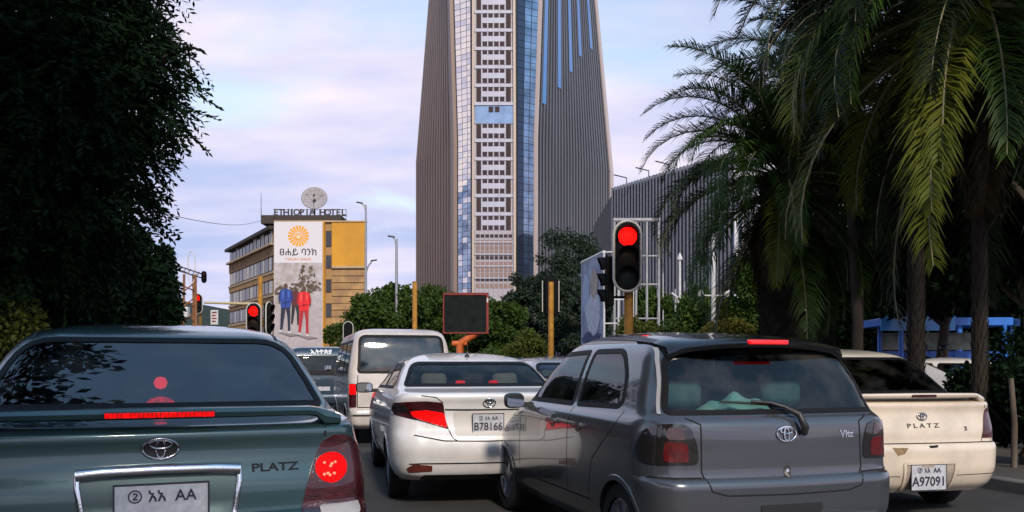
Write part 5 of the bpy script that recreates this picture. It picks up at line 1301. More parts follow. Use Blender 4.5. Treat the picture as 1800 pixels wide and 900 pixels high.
for (px, py, d, rx_, rz_, words, sd) in ((1770, 330, 15.5, 2.6, 2.6, 'black-green tree filling the edge behind the near palm', 1), (1640, 420, 19, 2.2, 2.2, 'dark tree above the blue shelter', 2), (1830, 120, 13.5, 2.4, 2.2, 'dark overhanging tree at the upper corner', 3), (1600, 290, 21, 2.3, 2.2, 'dark tree behind the palm crowns', 4), (1850, 470, 24, 3.4, 3.0, 'dark tree closing the view at the picture edge', 5), (1720, 540, 27, 2.4, 2.2, 'low dark tree behind the kiosk', 6)):
    p = P(px, py, d); rr_ = np.random.default_rng(110 + sd)
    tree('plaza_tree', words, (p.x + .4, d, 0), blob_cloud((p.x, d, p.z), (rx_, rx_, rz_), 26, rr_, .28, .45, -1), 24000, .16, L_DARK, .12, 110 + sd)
for (px, d, r_, sd) in ((1775, 12.0, .85, 1), (1845, 11.6, .95, 2), (1815, 9.9, .55, 3), (1722, 13.2, .6, 4)):
    p = P(px, 655, d); tree('plaza_shrub', ['', 'dark shrub beside the slim wooden post', 'dark shrub at the picture edge by the parked car', 'small dark shrub on the pavement right behind the wooden post', 'dark shrub between the cream sedan and the pale parked car'][sd], (p.x, d, 0), blob_cloud((p.x, d, .8), (r_, r_, .75), 8, np.random.default_rng(sd), .4, .6, -1), 5000, .09, L_DARK, .03, 130 + sd, cat='shrub')

# ---- palms
def frond_mesh(L, el, droop, seed, leaf_len=.55, n=125, dense=.94):
    rng = np.random.default_rng(seed); pts = []; p = np.array([0., 0., 0.]); a = R(el); ns = 22
    yaw = 0.; bend = rng.uniform(-.25, .25)
    for i in range(ns + 1):
        pts.append(p.copy()); t = i / ns
        a -= droop * (0.35 + 1.3 * t) / ns; yaw += bend / ns
        p = p + np.array([math.cos(a) * math.cos(yaw), math.cos(a) * math.sin(yaw), math.sin(a)]) * L / ns
    pts = np.array(pts); mb = MB()
    mb.tube([tuple(q) for q in pts[::2]], list(np.linspace(.030, .006, len(pts[::2]))), 5, mi=1)
    V = []; F = []
    for k in range(n):
        t = .12 + .88 * k / (n - 1); f = t * ns; i = min(int(f), ns - 1); q = pts[i] + (pts[i + 1] - pts[i]) * (f - i); tg = pts[i + 1] - pts[i]; tg /= np.linalg.norm(tg)
        s = np.cross(tg, [0, 0, 1.]); s /= np.linalg.norm(s) + 1e-9; up = np.cross(s, tg)
        ll = (1 + .12 * rng.normal()) * leaf_len * (math.sin(math.pi * min(1, .18 + t * .80)) ** .7 + .12) * rng.uniform(.85, 1.1); w = .012 * (1.1 - .4 * t)
        for sg in (1, -1):
            if rng.random() > dense: continue
            d1 = tg * (.65 + .5 * t) + s * sg * .95 + up * (.42 + rng.normal() * .22); d1 /= np.linalg.norm(d1)
            d2 = d1 + np.array([0, 0, -.55 - rng.random() * .35]); d2 /= np.linalg.norm(d2)
            wv = np.cross(d1, up); wv /= np.linalg.norm(wv) + 1e-9
            m_ = q + d1 * ll * .5; e_ = m_ + d2 * ll * .5; b0 = len(V)
            V += [q + wv * w * .7, q - wv * w * .7, m_ + wv * w, m_ - wv * w, e_]
            F += [(b0, b0 + 1, b0 + 3, b0 + 2), (b0 + 2, b0 + 3, b0 + 4)]
    mb.add([tuple(v) for v in V], F, 0)
    return mb.mesh('frond', fix=False)
ELS = [(78, 1.5), (62, 1.8), (46, 2.1), (28, 2.2), (8, 1.9), (-22, 1.3), (-50, .8)]
FR = {}
def frond(kind, var, L, mats, key):
    k = (kind, var, L, key)
    if k not in FR:
        el, dr = ELS[kind]; me = frond_mesh(L, el, dr, 1000 + kind * 10 + var + int(L * 10), leaf_len=.15 * L + .06)
        for m in mats: me.materials.append(m)
        FR[k] = me
    return FR[k]
def palm(label, base, top, L, counts, seed, trunk_r, green, skirt=8, dead=None, extra=()):
    rng = np.random.default_rng(seed); root = empty('palm_tree', base, 0, label, 'palm tree'); rel = Vector(top) - Vector(base)
    tb = MB(); nst = 14; prof = []
    for i in range(nst + 1): t = i / nst; prof.append((tuple(rel * t), trunk_r * (1.15 - .25 * t + (.35 if t > .85 else 0) * (t - .85) * 5 + rng.normal() * .03)))
    tb.tube([q for q, _ in prof], [r_ for _, r_ in prof], 12)
    for i in range(int(rel.z / .13)):
        z = i * .13; t = z / rel.z
        for k in range(9):
            a = 2 * math.pi * (k + .5 * (i % 2)) / 9 + rng.normal() * .1; rr_ = trunk_r * (1.12 - .2 * t); c_ = rel * t + Vector((math.cos(a) * rr_, math.sin(a) * rr_, 0)); o_ = Vector((math.cos(a), math.sin(a), 0)); s_ = Vector((-math.sin(a), math.cos(a), 0)) * trunk_r * .30
            tip = c_ + o_ * trunk_r * .30 + Vector((0, 0, .16)); tb.add([c_ - s_, c_ + s_, c_ + Vector((0, 0, .10)), tip], [(0, 1, 3), (1, 2, 3), (2, 0, 3)])
    tb.obj('trunk', mat('palm_trunk', (.026, .020, .015), .95, var=.5, vscale=5, bump=.5, bscale=20), root)
    for i in range(skirt):
        ms = (L_DEAD, M_DEADR); o = link('dead_frond', frond(6, i % 2, L * .62, ms, 'dead'), None, root); az = i * 2.4 + rng.normal() * .3
        o.location = rel + Vector((math.cos(az) * trunk_r * .8, math.sin(az) * trunk_r * .8, -.15 - .5 * rng.random())); o.rotation_euler = (0, R(18 + 14 * rng.random()), az)
    gold = 0.
    for kind, cnt in enumerate(counts):
        for i in range(cnt):
            gold += 2.39996; az = gold + rng.normal() * .15
            ms = (L_PALMY if (kind >= 4 and rng.random() < .35) else green, M_RACH)
            o = link('frond', frond(kind, int(rng.integers(0, 2)), L, ms, ms[0].name), None, root); o.location = rel + Vector((0, 0, .12 * (3 - kind))); o.rotation_euler = (rng.normal() * .06, rng.normal() * .06, az); s = rng.uniform(.88, 1.1); o.scale = (s, s, s)
    for (az, kind, ym, sc) in extra:
        ms = (L_PALMY if ym == 2 else (L_PALM if ym else green), M_RACH); o = link('frond', frond(kind, 1, L, ms, ms[0].name), None, root); o.location = rel; o.rotation_euler = (0, 0, R(az)); o.scale = (sc,) * 3
    return root
pa = P(1375, 312, 17); palm('thick-trunked palm with a low drooping crown behind the hatchback', (pa.x, 17, 0), pa, 3.2, (6, 11, 13, 14, 13, 10, 6), 5, .40, L_PALM, skirt=16)
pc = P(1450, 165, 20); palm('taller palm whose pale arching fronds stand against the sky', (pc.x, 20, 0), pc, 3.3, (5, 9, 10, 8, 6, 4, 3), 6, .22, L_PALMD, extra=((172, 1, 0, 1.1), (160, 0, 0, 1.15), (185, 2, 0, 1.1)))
pb2 = P(1722, -10, 10); palm('near dark palm with long olive fronds hanging over the cream sedan', (pb2.x, 10, .1), pb2, 3.5, (5, 9, 11, 12, 11, 8, 5), 7, .075, L_PALMD, extra=((200, 4, 1, 1.0), (215, 4, 1, 1.0), (228, 5, 2, .95), (262, 4, 1, 1.0), (280, 5, 2, .95), (180, 2, 0, 1.05), (190, 3, 1, 1.0), (245, 5, 1, .9)))  # extra fronds take lighter leaf colours to look sunlit
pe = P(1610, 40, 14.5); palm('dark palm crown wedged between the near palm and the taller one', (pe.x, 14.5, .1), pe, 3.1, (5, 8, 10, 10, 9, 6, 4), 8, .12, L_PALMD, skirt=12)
# low hedge added along the verge to darken the hatchback's side reflections
hb_ = []
rh = np.random.default_rng(77)
for k in range(46):
    q = rd(-5.3 + rh.normal() * .25, -7 + k * .75, .75 + rh.random() * .5); hb_.append((q.x, q.y, q.z, .75, .75, .75))
q = rd(-5.3, 8); tree('roadside_hedge', 'dark hedge added along the verge to darken reflections in the hatchback', (q.x, q.y, .1), hb_, 42000, .13, L_DARK, .05, 78, cat='hedge', limbs=12)
# dracaena with sword leaves
pd = P(1484, 85, 15.5)
dr = empty('dracaena_plant', (pd.x + .2, 15.5, 0), 0, 'tall dracaena whose broad sword leaves stand up between the palms', 'plant')
MB().tube([(0, 0, 0), (.05, 0, 2), (-.1, 0, 4.5), (-.2, 0, pd.z)], [.12, .10, .08, .06], 8).obj('stem', M_BARK, dr, sm=60)
rng_ = np.random.default_rng(4)
for k in range(30):
    az = k * 2.4; el = R(rng_.uniform(5, 85)); L_ = rng_.uniform(.55, .85); w = .045; d_ = Vector((math.cos(az) * math.cos(el), math.sin(az) * math.cos(el), math.sin(el))); s_ = d_.cross(Vector((0, 0, 1))).normalized() * w
    q = Vector((-.2, 0, pd.z)); V = [q - s_ * .6, q + s_ * .6, q + d_ * L_ * .55 + s_, q + d_ * L_ * .55 - s_, q + d_ * L_ + Vector((0, 0, -.06))]
    MB().add(V, [(0, 1, 2, 3), (3, 2, 4)]).obj('leaf', L_PALMD, dr)
# ------------------------------------------------------------------ signals, poles and signs
M_SIGB = mat('signal_black', (.006, .006, .007), .8, spec=.15)
M_SIGR = mat('signal_white_rim', (.62, .60, .55), .55, var=.25, vscale=12)
M_POLEY = mat('yellow_pole_paint', (.50, .24, .02), .5, var=.35, vscale=6, tint=(.33, .15, .02))
M_RED = mat('signal_red_light', (.4, .0, .0), .5, spec=.08, emit=(1., .004, .003), estr=2.0)
M_OFFA = mat('signal_amber_off', (.016, .010, .006), .6, spec=.2); M_OFFG = mat('signal_green_off', (.006, .012, .012), .6, spec=.2)
M_GALV = mat('galvanised', (.34, .35, .38), .45, .6, var=.2, vscale=8)
M_WHT = mat('white_enamel', (.62, .61, .62), .5, var=.15, vscale=4)
def oval(w, h, n=10):
    r_ = w / 2; pts = []
    for k in range(n + 1): a = math.pi * k / n; pts.append((r_ * math.cos(a), h / 2 - r_ + r_ * math.sin(a)))
    for k in range(n + 1): a = math.pi + math.pi * k / n; pts.append((r_ * math.cos(a), -h / 2 + r_ + r_ * math.sin(a)))
    return pts
def head(parent, loc, rz=0., w=.48, h=1.24, lit=True, rim=True, back=False, sides=False):
    hd = MB().prism(oval(w - .02, h - .02), -.01, .01).obj('backboard', M_SIGB, parent); hd.location = loc; hd.rotation_euler = (0, 0, rz)
    if rim:
        o = oval(w, h)
        if sides:
            for sx in (-1, 1): MB().tube([(sx * w / 2, 0, -h / 2 + w * .35), (sx * w / 2, 0, h / 2 - w * .35)], .017, 6).obj('rim', M_SIGR, hd)
        else: MB().tube([(x, 0, z) for x, z in o + o[:1]], .026 * w / .48, 6, cap=False).obj('rim', M_SIGR, hd, sm=60)
    s = h / 1.24
    MB().box(-.16 * s, .16 * s, .0, .16 * s, -.54 * s, .54 * s).obj('housing', M_SIGB, hd, bevel=.03)
    if back: return hd
    for k, (dz, m) in enumerate(((.35, M_RED if lit else mat('signal_red_off', (.08, .01, .01), .2)), (0, M_OFFA), (-.35, M_OFFG))):
        lens = MB().lathe([(.001, -.045 * s), (.10 * s, -.035 * s), (.165 * s, -.012)], 24, c=(0, 0, dz * s), axis='Y', cap=False).obj('lens', m, hd, sm=60)
        vis = MB(); n = 14; V = []
        for i in range(n + 1):
            a = R(-25) + R(230) * i / n; ca, sa = math.cos(a), math.sin(a)
            for (yy, rr_) in ((-.01, .185 * s), (-.20 * s, .180 * s), (-.20 * s, .172 * s), (-.01, .177 * s)): V.append((rr_ * ca, yy * (1 if yy > -.05 else (.55 + .45 * max(0, sa))), dz * s + rr_ * sa))
        F = [(4 * i + j, 4 * i + (j + 1) % 4, 4 * (i + 1) + (j + 1) % 4, 4 * (i + 1) + j) for i in range(n) for j in range(4)]
        vis.add(V, F).obj('visor', M_SIGB, lens, sm=40)
    return hd
def pole(parent, x, y, z0, z1, r_, m, name='pole', r2=None): return MB().tube([(x, y, z0), (x, y, z1)], [r_, r2 or r_], 14).obj(name, m, parent, sm=40)

sg = empty('traffic_signal', (GX(1109, 15), 15.1, .13), 0, 'large traffic signal on yellow pole showing red above the hatchback', 'traffic signal')
zc1 = GZ(450, 15) - .13
pole(sg, 0, .18, 0, zc1 + .35, .082, M_POLEY)
head(sg, (-.055, -.05, zc1)); h2 = head(sg, (-.40, .22, GZ(492, 15) - .13), R(-90), .42, 1.02, lit=False, rim=False)
for z in (zc1 + .3, zc1 - .3): MB().box(-.10, .05, .02, .20, z - .02, z + .02).obj('bracket', M_SIGB, sg)
for z in (2.35, 3.0): MB().box(-.36, 0, .17, .21, z - .02, z + .02).obj('bracket', M_SIGB, sg)
MB().lathe([(.13, 0), (.13, .03), (.09, .05), (.09, .10)], 16, c=(0, .18, 0)).obj('base_flange', M_POLEY, sg, sm=40)

sl = empty('traffic_signal', (GX(449, 28), 28, 0), 0, 'red traffic signal with white rim over the sedan roof before the hotel', 'traffic signal')
pole(sl, .1, .2, 0, 4.2, .08, M_POLEY); head(sl, (-.04, -.05, GZ(566, 28)))
head(sl, (.42, .1, GZ(560, 28)), R(78), .44, 1.1, lit=False)
MB().tube([(.1, .2, GZ(534, 28)), (GX(355, 28) - GX(449, 28), .2, GZ(531, 28))], [.05, .035], 8).obj('mast_arm', mat('pale_yellow_arm', (.50, .40, .22), .5), sl, sm=50)
sf_ = empty('traffic_signal', (GX(348, 45), 45, 0), 0, 'small far red traffic signal below the orange lattice mast', 'traffic signal')
pole(sf_, .05, .2, 0, 4.9, .08, M_POLEY); head(sf_, (0, -.05, GZ(534, 45)), 0, .5, 1.05)
sb = empty('traffic_signal', (GX(612, 40), 40, 0), 0, 'white-rimmed signal seen from behind beside the white van roof', 'traffic signal')
pole(sb, 0, -.2, 0, 2.3, .06, M_POLEY); head(sb, (0, 0, GZ(586, 40)), R(180), .46, 1.10, back=True)
sy = empty('traffic_signal', (GX(968, 25), 25, 0), 0, 'tall yellow pole with the dark back of a signal between two white edges', 'traffic signal')
pole(sy, 0, -.2, 0, GZ(497, 25), .08, M_POLEY); head(sy, (0, 0, GZ(521, 25)), R(180), .48, 1.25, back=True, sides=True)
yp = empty('yellow_pole', (GX(729, 30), 30, 0), 0, 'plain yellow pole standing behind the white van', 'pole')
pole(yp, 0, 0, 0, GZ(497, 30), .085, M_POLEY); MB().lathe([(.085, 0), (.10, .02), (.02, .06)], 12, c=(0, 0, GZ(497, 30))).obj('cap', M_POLEY, yp, sm=50); MB().lathe([(.16, 0), (.16, .04), (.1, .08)], 12).obj('base_flange', M_POLEY, yp)

def lamp_post(label, px, top, d, arm, m=M_GALV, r_=.11, second=None, extra=False):
    o = empty('street_lamp', (GX(px, d), d, 0), 0, label, 'street lamp'); zt = GZ(top, d)
    MB().tube([(0, 0, 0), (0, 0, zt * .5), (0, 0, zt)], [r_ * 1.25, r_, r_ * .7], 10).obj('pole', m, o, sm=60)
    def lh(dx, z, dz):
        a = MB().tube([(0, 0, z - .5), (dx * .4, 0, z - .05 + dz * .3), (dx, 0, z + dz)], r_ * .55, 8).obj('arm', m, o, sm=60)
        V = [(dx - .1 * np.sign(dx), -.11, z + dz - .02), (dx + .42 * np.sign(dx), -.10, z + dz + .06), (dx + .42 * np.sign(dx), .10, z + dz + .06), (dx - .1 * np.sign(dx), .11, z + dz - .02)]; V += [(x, y * .8, zz + .11) for x, y, zz in V]
        MB().add(V, [(0, 1, 2, 3), (4, 5, 6, 7), (0, 1, 5, 4), (1, 2, 6, 5), (2, 3, 7, 6), (3, 0, 4, 7)]).obj('lamp_head', M_PLASTIC, a, bevel=.03)
    lh(arm, zt, .1)
    if second: lh(second[0], GZ(second[1], d), .5)
    if extra:
        for (yy, x0, x1) in ((541, -.9, .15), (554, -.2, .95)):
            z = GZ(yy, d); q = MB().tube([(x0, -.1, z), (x1, -.1, z)], .05, 6).obj('camera_bracket', M_WHT, o)
            MB().box(x0 + .1, x0 + .55, -.3, .05, z - .42, z - .12).obj('camera', M_WHT, q, bevel=.04)
    return o
lamp_post('tall grey street lamp with a second lower arm beside the hotel', 643, 360, 70, -.35, second=(.5, 470), extra=True)
lamp_post('slender grey street lamp left of the tower', 697, 420, 62, -.22, r_=.12)
w1 = empty('street_lamp', (GX(1195, 36), 36, 0), 0, 'white lamp post with a short curved arm left of the golden shrub', 'street lamp')
pole(w1, 0, 0, 0, GZ(457, 36), .075, M_WHT, r2=.05); MB().tube([(0, 0, GZ(540, 36)), (-.12, 0, GZ(522, 36)), (-.35, 0, GZ(515, 36))], .045, 8).obj('arm', M_WHT, w1, sm=60); MB().lathe([(.02, .3), (.11, .1), (.11, 0), (.03, -.03)], 12, c=(0, 0, GZ(457, 36))).obj('lamp_head', M_WHT, w1, sm=50)
w2 = empty('street_lamp', (GX(1254, 30), 30, 0), 0, 'pale post with two outstretched floodlight arms beside the palms', 'street lamp')
pole(w2, 0, 0, 0, GZ(405, 30), .09, M_WHT, r2=.07); MB().tube([(0, 0, GZ(420, 30)), (.15, 0, GZ(392, 30)), (.42, 0, GZ(372, 30))], .05, 8).obj('arm', M_WHT, w2, sm=60)
for sx in (-1, 1):
    a = MB().tube([(0, 0, GZ(520, 30)), (sx * .38, 0, GZ(519, 30)), (sx * .46, 0, GZ(510, 30))], .03, 6).obj('arm', M_WHT, w2); MB().box(sx * .46 - .09, sx * .46 + .09, -.1, .05, GZ(522, 30), GZ(510, 30)).obj('floodlight', M_WHT, a, bevel=.02)

# red-framed information sign on a cranked orange post
rsn = empty('information_sign', (GX(808, 35), 35, 0), 0, 'dark red-framed sign board on a cranked orange post behind saloon roof', 'sign'); bx = rsn.location.x
x0, x1, z0, z1 = GX(781, 35) - bx, GX(855, 35) - bx, GZ(584, 35), GZ(519, 35)
M_SRED = mat('sign_red', (.24, .022, .016), .6, var=.4, vscale=4); M_SOR = mat('sign_orange', (.62, .13, .025), .5, var=.3, vscale=5)
pnl = MB().box(x0, x1, -.05, .05, z0, z1).obj('board', mat('sign_panel_dark', (.016, .020, .020), .9, var=.4, vscale=3, spec=.1), rsn)
for (a, b, c_, d_) in ((x0, x1, z1, z1 + .10), (x0, x1, z0 - .06, z0), (x1, x1 + .09, z0 - .06, z1 + .10), (x0 - .05, x0, z0 - .06, z1 + .1)): MB().box(a, b, -.09, .07, c_, d_).obj('frame', M_SRED, pnl)
MB().box(x1 + .02, x1 + .08, -.10, -.09, z1 - .3, z1 - .12).obj('reflector', M_WHT, pnl)
MB().tube([(0, .12, 0), (0, .12, GZ(606, 35)), (.08, .12, GZ(602, 35)), (.42, .12, GZ(592, 35)), (.80, .12, GZ(582, 35)), (.88, .12, GZ(570, 35))], .15, 12).obj('post', M_SOR, rsn, sm=60)
MB().tube([(-.32, .12, GZ(604, 35)), (.3, .12, GZ(603, 35))], .12, 10).obj('crossbar', M_SOR, rsn, sm=60)

# poster billboard on a white lattice frame
A_, B_ = Vector((GX(1023, 47), 47, 0)), Vector((GX(1062, 42.5), 42.5, 0)); ev = (B_ - A_); Lb = ev.length
bil = empty('billboard', A_, math.atan2(ev.y, ev.x), 'tall billboard with faded blue-grey poster on white lattice frame', 'billboard')
z0, z1 = GZ(612, 45), GZ(454, 45)
po = MB().box(.05, Lb - .05, -.05, .02, z0, z1).obj('poster', mat('poster_blue', (.36, .40, .52), .6, var=.7, vscale=1.1, tint=(.14, .18, .30)), bil)
random.seed(12)
for (u, v, w_, h_, m) in ((.62, .70, .20, .16, mat('poster_cream', (.50, .42, .34), .7, var=.4, vscale=4)), (.60, .38, .32, .26, mat('poster_pale', (.62, .64, .72), .7, var=.3, vscale=4)), (.25, .62, .18, .25, mat('poster_sky', (.42, .50, .66), .7, var=.3, vscale=4)), (.5, .10, .42, .10, mat('poster_ink', (.07, .10, .22), .7, var=.6, vscale=6))):
    n = 16; MB().prism([(Lb * u + Lb * w_ * random.uniform(.8, 1.1) * math.cos(2 * math.pi * k / n), z0 + (z1 - z0) * (v + h_ * random.uniform(.8, 1.1) * math.sin(2 * math.pi * k / n))) for k in range(n)], -.060 - .004 * u * 10, -.055).obj('poster_print', m, po)
for (a, b) in (((0, z1), (Lb, z1)), ((0, 0), (0, z1)), ((Lb, 0), (Lb, z1)), ((0, z0), (Lb, z0))): MB().tube([(a[0], 0, a[1]), (b[0], 0, b[1])], .09 if a[1] == b[1] == z1 else .05, 6).obj('frame_bar', M_WHT, bil)
for k in range(5): z = z0 + (z1 - z0) * k / 4; MB().tube([(Lb, 0, z), (Lb + .3, 1.4, z)], .04, 6).obj('frame_bar', M_WHT, bil)
for (dx, dy) in ((.3, 1.4), (.15, .7)): MB().tube([(Lb + dx, dy, 0), (Lb + dx, dy, z1)], .05, 6).obj('frame_bar', M_WHT, bil)
# white steel gantry
gn = empty('steel_gantry', (GX(1120, 48), 48, 0), 0, 'white steel gantry frame behind the large red signal', 'gantry'); gx = gn.location.x
for px in (1080, 1098, 1118, 1137, 1158): pole(gn, GX(px, 48) - gx, 0, 0, GZ(387, 48), .07, mat('gantry_grey_white', (.36, .36, .38), .6, var=.3, vscale=2), 'upright')
for (py, r_) in ((387, .12), (450, .05), (500, .05), (560, .05)): MB().tube([(GX(1078, 48) - gx, 0, GZ(py, 48)), (GX(1160, 48) - gx, 0, GZ(py, 48))], r_, 8).obj('crossbar', mat('gantry_grey_white', (.36, .36, .38), .6, var=.3, vscale=2), gn)
for px in (1172, 1182, 1205, 1222): pole(gn, GX(px, 48) - gx, 3, 0, GZ(470 + (px % 3) * 15, 48), .05, mat('gantry_grey_white', (.36, .36, .38), .6, var=.3, vscale=2), 'upright')
# orange lattice mast with overhead arm
mo = empty('lattice_mast', (GX(335, 42), 42, 0), 0, 'rusty orange lattice mast with white hoop and overhead arm beside left trees', 'mast')
M_RUST = mat('rust_orange', (.33, .14, .05), .8, var=.5, vscale=5); zt = GZ(482, 42)
for (x, y) in ((-.42, 0), (.32, 0), (-.05, .6)): MB().tube([(x, y, 0), (x * .75, y * .8, zt)], .06, 6).obj('leg', M_RUST, mo)
for k in range(7):
    z = .4 + k * (zt - .6) / 7; MB().tube([(-.42, 0, z), (.30, 0, z + .6), (-.05, .55, z + .9), (-.42, 0, z + 1.1)], .035, 5).obj('brace', M_RUST, mo)
MB().tube([(.05 + .18 * math.cos(a), 0, GZ(470, 42) + .55 * math.sin(a) + (.25 if math.sin(a) > 0 else -.25)) for a in np.linspace(0, 2 * math.pi, 25)], .028, 6).obj('hoop', M_WHT, mo)
for k in (-1, 1): MB().tube([(-1.0, 0, GZ(467, 42) + k * .12), (.55, 0, GZ(485, 42) + k * .10)], .035, 6).obj('arm_rail', M_HROOF, mo)
for k in range(7): u = k / 7; MB().tube([(-1.0 + 1.5 * u, 0, GZ(467 + 18 * u, 42) - .12), (-.85 + 1.5 * u, 0, GZ(467 + 18 * u, 42) + .12)], .02, 5).obj('arm_brace', M_HROOF, mo)
hh_ = head(mo, (.66, 0, GZ(487, 42)), R(60), .34, .62, lit=False, rim=False)
MB().box(-.45, -.05, -.25, .1, GZ(558, 42), GZ(540, 42)).obj('control_box', M_WHT, mo, bevel=.03)
nb = empty('notice_board', (GX(377, 32), 32, 0), 0, 'small white notice board with red print over the sedan roof', 'sign')
zz = GZ(545, 32); MB().box(-.14, .14, -.03, .03, zz - .55, zz).obj('board', M_WHT, nb, bevel=.01); pole(nb, 0, .06, 0, zz, .03, M_GALV)
for k in range(4): MB().box(-.09, .09 - .03 * (k % 2), -.034, -.03, zz - .12 - k * .11, zz - .07 - k * .11).obj('print_line', M_SRED, nb)
ca = []
for k in range(25): t = k / 24; q = P(245, 366, 40).lerp(P(482, 376, 131), t); q.z -= 1.2 * math.sin(math.pi * t); ca.append(q)
tag(MB().tube(ca, .022, 5, cap=False).obj('overhead_cable', M_PLASTIC), 'thin overhead cable strung from the dark trees to the hotel roof', 'cable')
# blue shelter
sh = empty('bus_shelter', (GX(1552, 21), 21, 0), R(-4), 'blue roofed shelter glimpsed between dark trunks beyond the cream sedan', 'shelter')
M_SBL = mat('shelter_blue', (.015, .17, .68), .4, coat=.3, var=.2, vscale=3)
MB().box(0, 3.1, 0, 1.6, 2.22, 2.42).obj('roof', M_SBL, sh, bevel=.02); MB().box(-.06, 1.7, -.06, .0, 2.1, 2.46).obj('fascia', mat('shelter_blue_light', (.03, .32, .80), .35, coat=.4), sh)
for (x, y) in ((.45, .05), (2.9, .05), (.45, 1.5), (2.9, 1.5)): pole(sh, x, y, 0, 2.25, .06, M_SBL, 'post')
for k in range(4): MB().box(.5 + k * .62, 1.08 + k * .62, 1.5, 1.54, .5, 1.62).obj('back_panel', M_SBL, sh)
MB().box(.5, 2.9, 1.48, 1.50, 1.65, 2.1).obj('advert_panel', mat('advert_pale', (.55, .50, .38), .5, var=.6, vscale=2, tint=(.10, .14, .10)), sh)
MB().box(.6, 2.8, 1.0, 1.4, .42, .47).obj('bench', M_GALV, sh)
k2 = empty('kiosk', (GX(1685, 23), 23, 0), 0, 'low blue kiosk with a white counter edge behind the palm trunk', 'kiosk')
MB().box(0, 1.5, 0, 1.4, 0, 1.35).obj('wall', mat('kiosk_wall', (.10, .12, .18), .7), k2); MB().box(-.1, 1.6, -.25, 1.5, 1.35, 1.62).obj('blue_band', M_SBL, k2); MB().box(-.1, 1.6, -.3, -.25, 1.28, 1.36).obj('counter_edge', M_WHT, k2); MB().box(-.1, 1.6, -.1, 1.5, 2.3, 2.5).obj('roof', M_SBL, k2)
for x in (0, 1.4): MB().box(x, x + .1, 0, .1, 1.6, 2.3).obj('post', M_SBL, k2)
wp_ = empty('wooden_post', P(1782, 822, 9.6), 0, 'slim weathered wooden post on the pavement beside the cream sedan', 'post'); wp_.location.z = .1
MB().tube([(0, 0, 0), (.01, 0, .5), (-.02, .02, 1.02)], [.035, .032, .028], 8).obj('stake', mat('grey_wood', (.14, .11, .085), .9, var=.5, vscale=12, stretch=(1, 1, .2)), wp_, sm=50)
MB().tube([(-.02, 0, .6), (.5, .3, .55), (1.2, .7, .6)], .006, 5).obj('wire', M_GALV, wp_)

# ------------------------------------------------------------------ people waiting by the shelter
def person(label, loc, rz, top, legs, hgt=1.66):
    root = empty('person', loc, rz, label, 'person', scale=hgt / 1.75)
    vs_ = {'pel': (0, 0, .95, .15, .11), 'bel': (0, 0, 1.10, .145, .10), 'che': (0, 0, 1.30, .17, .115), 'nec': (0, 0, 1.47, .065, .06), 'jaw': (0, -.01, 1.56, .07, .08), 'cra': (0, 0, 1.66, .085, .10), 'top': (0, .0, 1.72, .05, .06)}
    ed = [('pel', 'bel'), ('bel', 'che'), ('che', 'nec'), ('nec', 'jaw'), ('jaw', 'cra'), ('cra', 'top')]
    for s, k in ((-1, 'l'), (1, 'r')):
        vs_.update({k + 'sh': (s * .185, 0, 1.40, .06, .06), k + 'el': (s * .24, .02, 1.12, .045, .045), k + 'wr': (s * .22, -.10, .90, .032, .032), k + 'ha': (s * .20, -.13, .82, .035, .02),
                   k + 'hi': (s * .09, 0, .88, .095, .095), k + 'kn': (s * .10, -.02, .48, .065, .065), k + 'an': (s * .10, .02, .08, .042, .045), k + 'to': (s * .11, -.14, .03, .04, .025)})
        ed += [('che', k + 'sh'), (k + 'sh', k + 'el'), (k + 'el', k + 'wr'), (k + 'wr', k + 'ha'), ('pel', k + 'hi'), (k + 'hi', k + 'kn'), (k + 'kn', k + 'an'), (k + 'an', k + 'to')]
    names = list(vs_); me = bpy.data.meshes.new('body'); me.from_pydata([vs_[n][:3] for n in names], [(names.index(a), names.index(b)) for a, b in ed], [])
    o = link('body', me); o.modifiers.new('skin', 'SKIN'); sk = me.skin_vertices[0].data
    for i, n in enumerate(names): sk[i].radius = vs_[n][3:]; sk[i].use_root = (n == 'pel')
    sd = o.modifiers.new('sub', 'SUBSURF'); sd.levels = 2; sd.render_levels = 2
    dg = bpy.context.evaluated_depsgraph_get(); dg.update(); m2 = bpy.data.meshes.new_from_object(o.evaluated_get(dg)); bpy.data.objects.remove(o)
    b = link('body', m2, [mat('skin', (.10, .055, .035), .6), top, legs, M_PLASTIC], root)
    for p in m2.polygons:
        z = p.center.z; p.material_index = 0 if (z > 1.48 or (z < .87 and abs(p.center.x) > .165 and z > .7)) else (1 if z > .92 or abs(p.center.x) > .17 else (2 if z > .09 else 3)); p.use_smooth = True
    MB().lathe([(.001, 1.765), (.06, 1.755), (.095, 1.71), (.10, 1.66), (.085, 1.62)], 16, c=(0, .015, 0), cap=False).obj('hair', M_PLASTIC, b, sm=70)
    return root
person('person in a grey jacket standing near the blue shelter', (GX(1660, 18), 18, .02), R(20), mat('grey_jacket', (.10, .11, .11), .9, var=.4, vscale=9), mat('dark_trousers', (.02, .02, .025), .9))
person('person in dark clothes standing before the blue shelter panels', (GX(1622, 19.2), 19.2, .02), R(-30), mat('black_jacket', (.015, .015, .018), .9), MATS['dark_trousers'], 1.72)

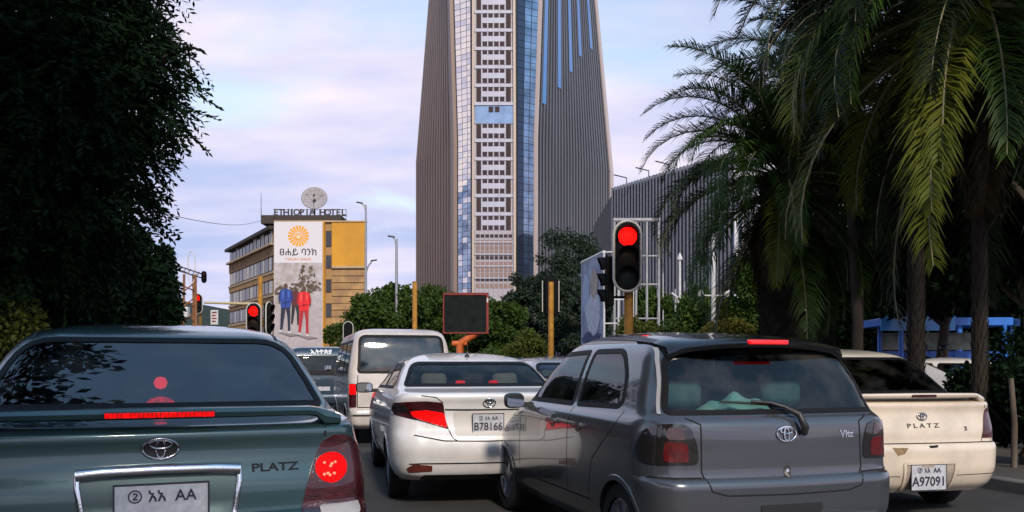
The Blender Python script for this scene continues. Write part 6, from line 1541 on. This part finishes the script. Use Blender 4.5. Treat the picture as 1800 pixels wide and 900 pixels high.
def sitter(label, car, x, y, seat_z, top, m_hair=None):
    """driver on a front seat, seen over the seat back"""
    M_ = car.root.matrix_basis; loc = Matrix.Translation(car.root.location) @ Matrix.Rotation(car.root.rotation_euler.z, 4, 'Z') @ Vector((x, y, 0))
    root = empty('person', loc, car.root.rotation_euler.z, label, 'person')
    z = seat_z
    vs_ = {'pel': (0, 0, z + .10, .15, .11), 'bel': (0, -.03, z + .25, .14, .10), 'che': (0, -.06, z + .44, .17, .11), 'nec': (0, -.05, z + .60, .06, .055), 'jaw': (0, -.02, z + .68, .068, .08), 'cra': (0, -.03, z + .78, .085, .10), 'top': (0, -.03, z + .84, .05, .06)}
    ed = [('pel', 'bel'), ('bel', 'che'), ('che', 'nec'), ('nec', 'jaw'), ('jaw', 'cra'), ('cra', 'top')]
    for s, k in ((-1, 'l'), (1, 'r')):
        vs_.update({k + 'sh': (s * .19, -.05, z + .52, .06, .06), k + 'el': (s * .24, .14, z + .30, .045, .045), k + 'wr': (s * .15, .38, z + .40, .032, .032), k + 'ha': (s * .13, .46, z + .42, .035, .022), k + 'hi': (s * .10, .06, z + .10, .09, .09), k + 'kn': (s * .13, .46, z + .12, .065, .065), k + 'an': (s * .13, .72, z - .22, .045, .045)})
        ed += [('che', k + 'sh'), (k + 'sh', k + 'el'), (k + 'el', k + 'wr'), (k + 'wr', k + 'ha'), ('pel', k + 'hi'), (k + 'hi', k + 'kn'), (k + 'kn', k + 'an')]
    names = list(vs_); me = bpy.data.meshes.new('body'); me.from_pydata([vs_[n][:3] for n in names], [(names.index(a), names.index(b)) for a, b in ed], [])
    o = link('body', me); o.modifiers.new('skin', 'SKIN'); sk = me.skin_vertices[0].data
    for i, n in enumerate(names): sk[i].radius = vs_[n][3:]; sk[i].use_root = (n == 'pel')
    sd = o.modifiers.new('sub', 'SUBSURF'); sd.levels = 2; sd.render_levels = 2
    dg = bpy.context.evaluated_depsgraph_get(); dg.update(); m2 = bpy.data.meshes.new_from_object(o.evaluated_get(dg)); bpy.data.objects.remove(o)
    b = link('body', m2, [mat('skin', (.10, .055, .035), .6), top, MATS['dark_trousers']], root)
    for p in m2.polygons: zz = p.center.z - z; p.material_index = 0 if (zz > .60 or p.center.y > .34 and zz > .33) else (1 if zz > .18 else 2); p.use_smooth = True
    MB().lathe([(.001, z + .885), (.06, z + .875), (.098, z + .83), (.104, z + .77), (.09, z + .70), (.06, z + .66)], 16, c=(0, -.045, 0), cap=False).obj('hair', M_PLASTIC, b, sm=70)
    return root
sitter('driver with dark hair at the wheel of the hatchback', car4, .34, 1.66, .50, MATS['black_jacket'])
sitter('driver seen through the rear window of the white saloon', car3, -.36, 2.28, .46, mat('blue_shirt', (.05, .09, .16), .9))
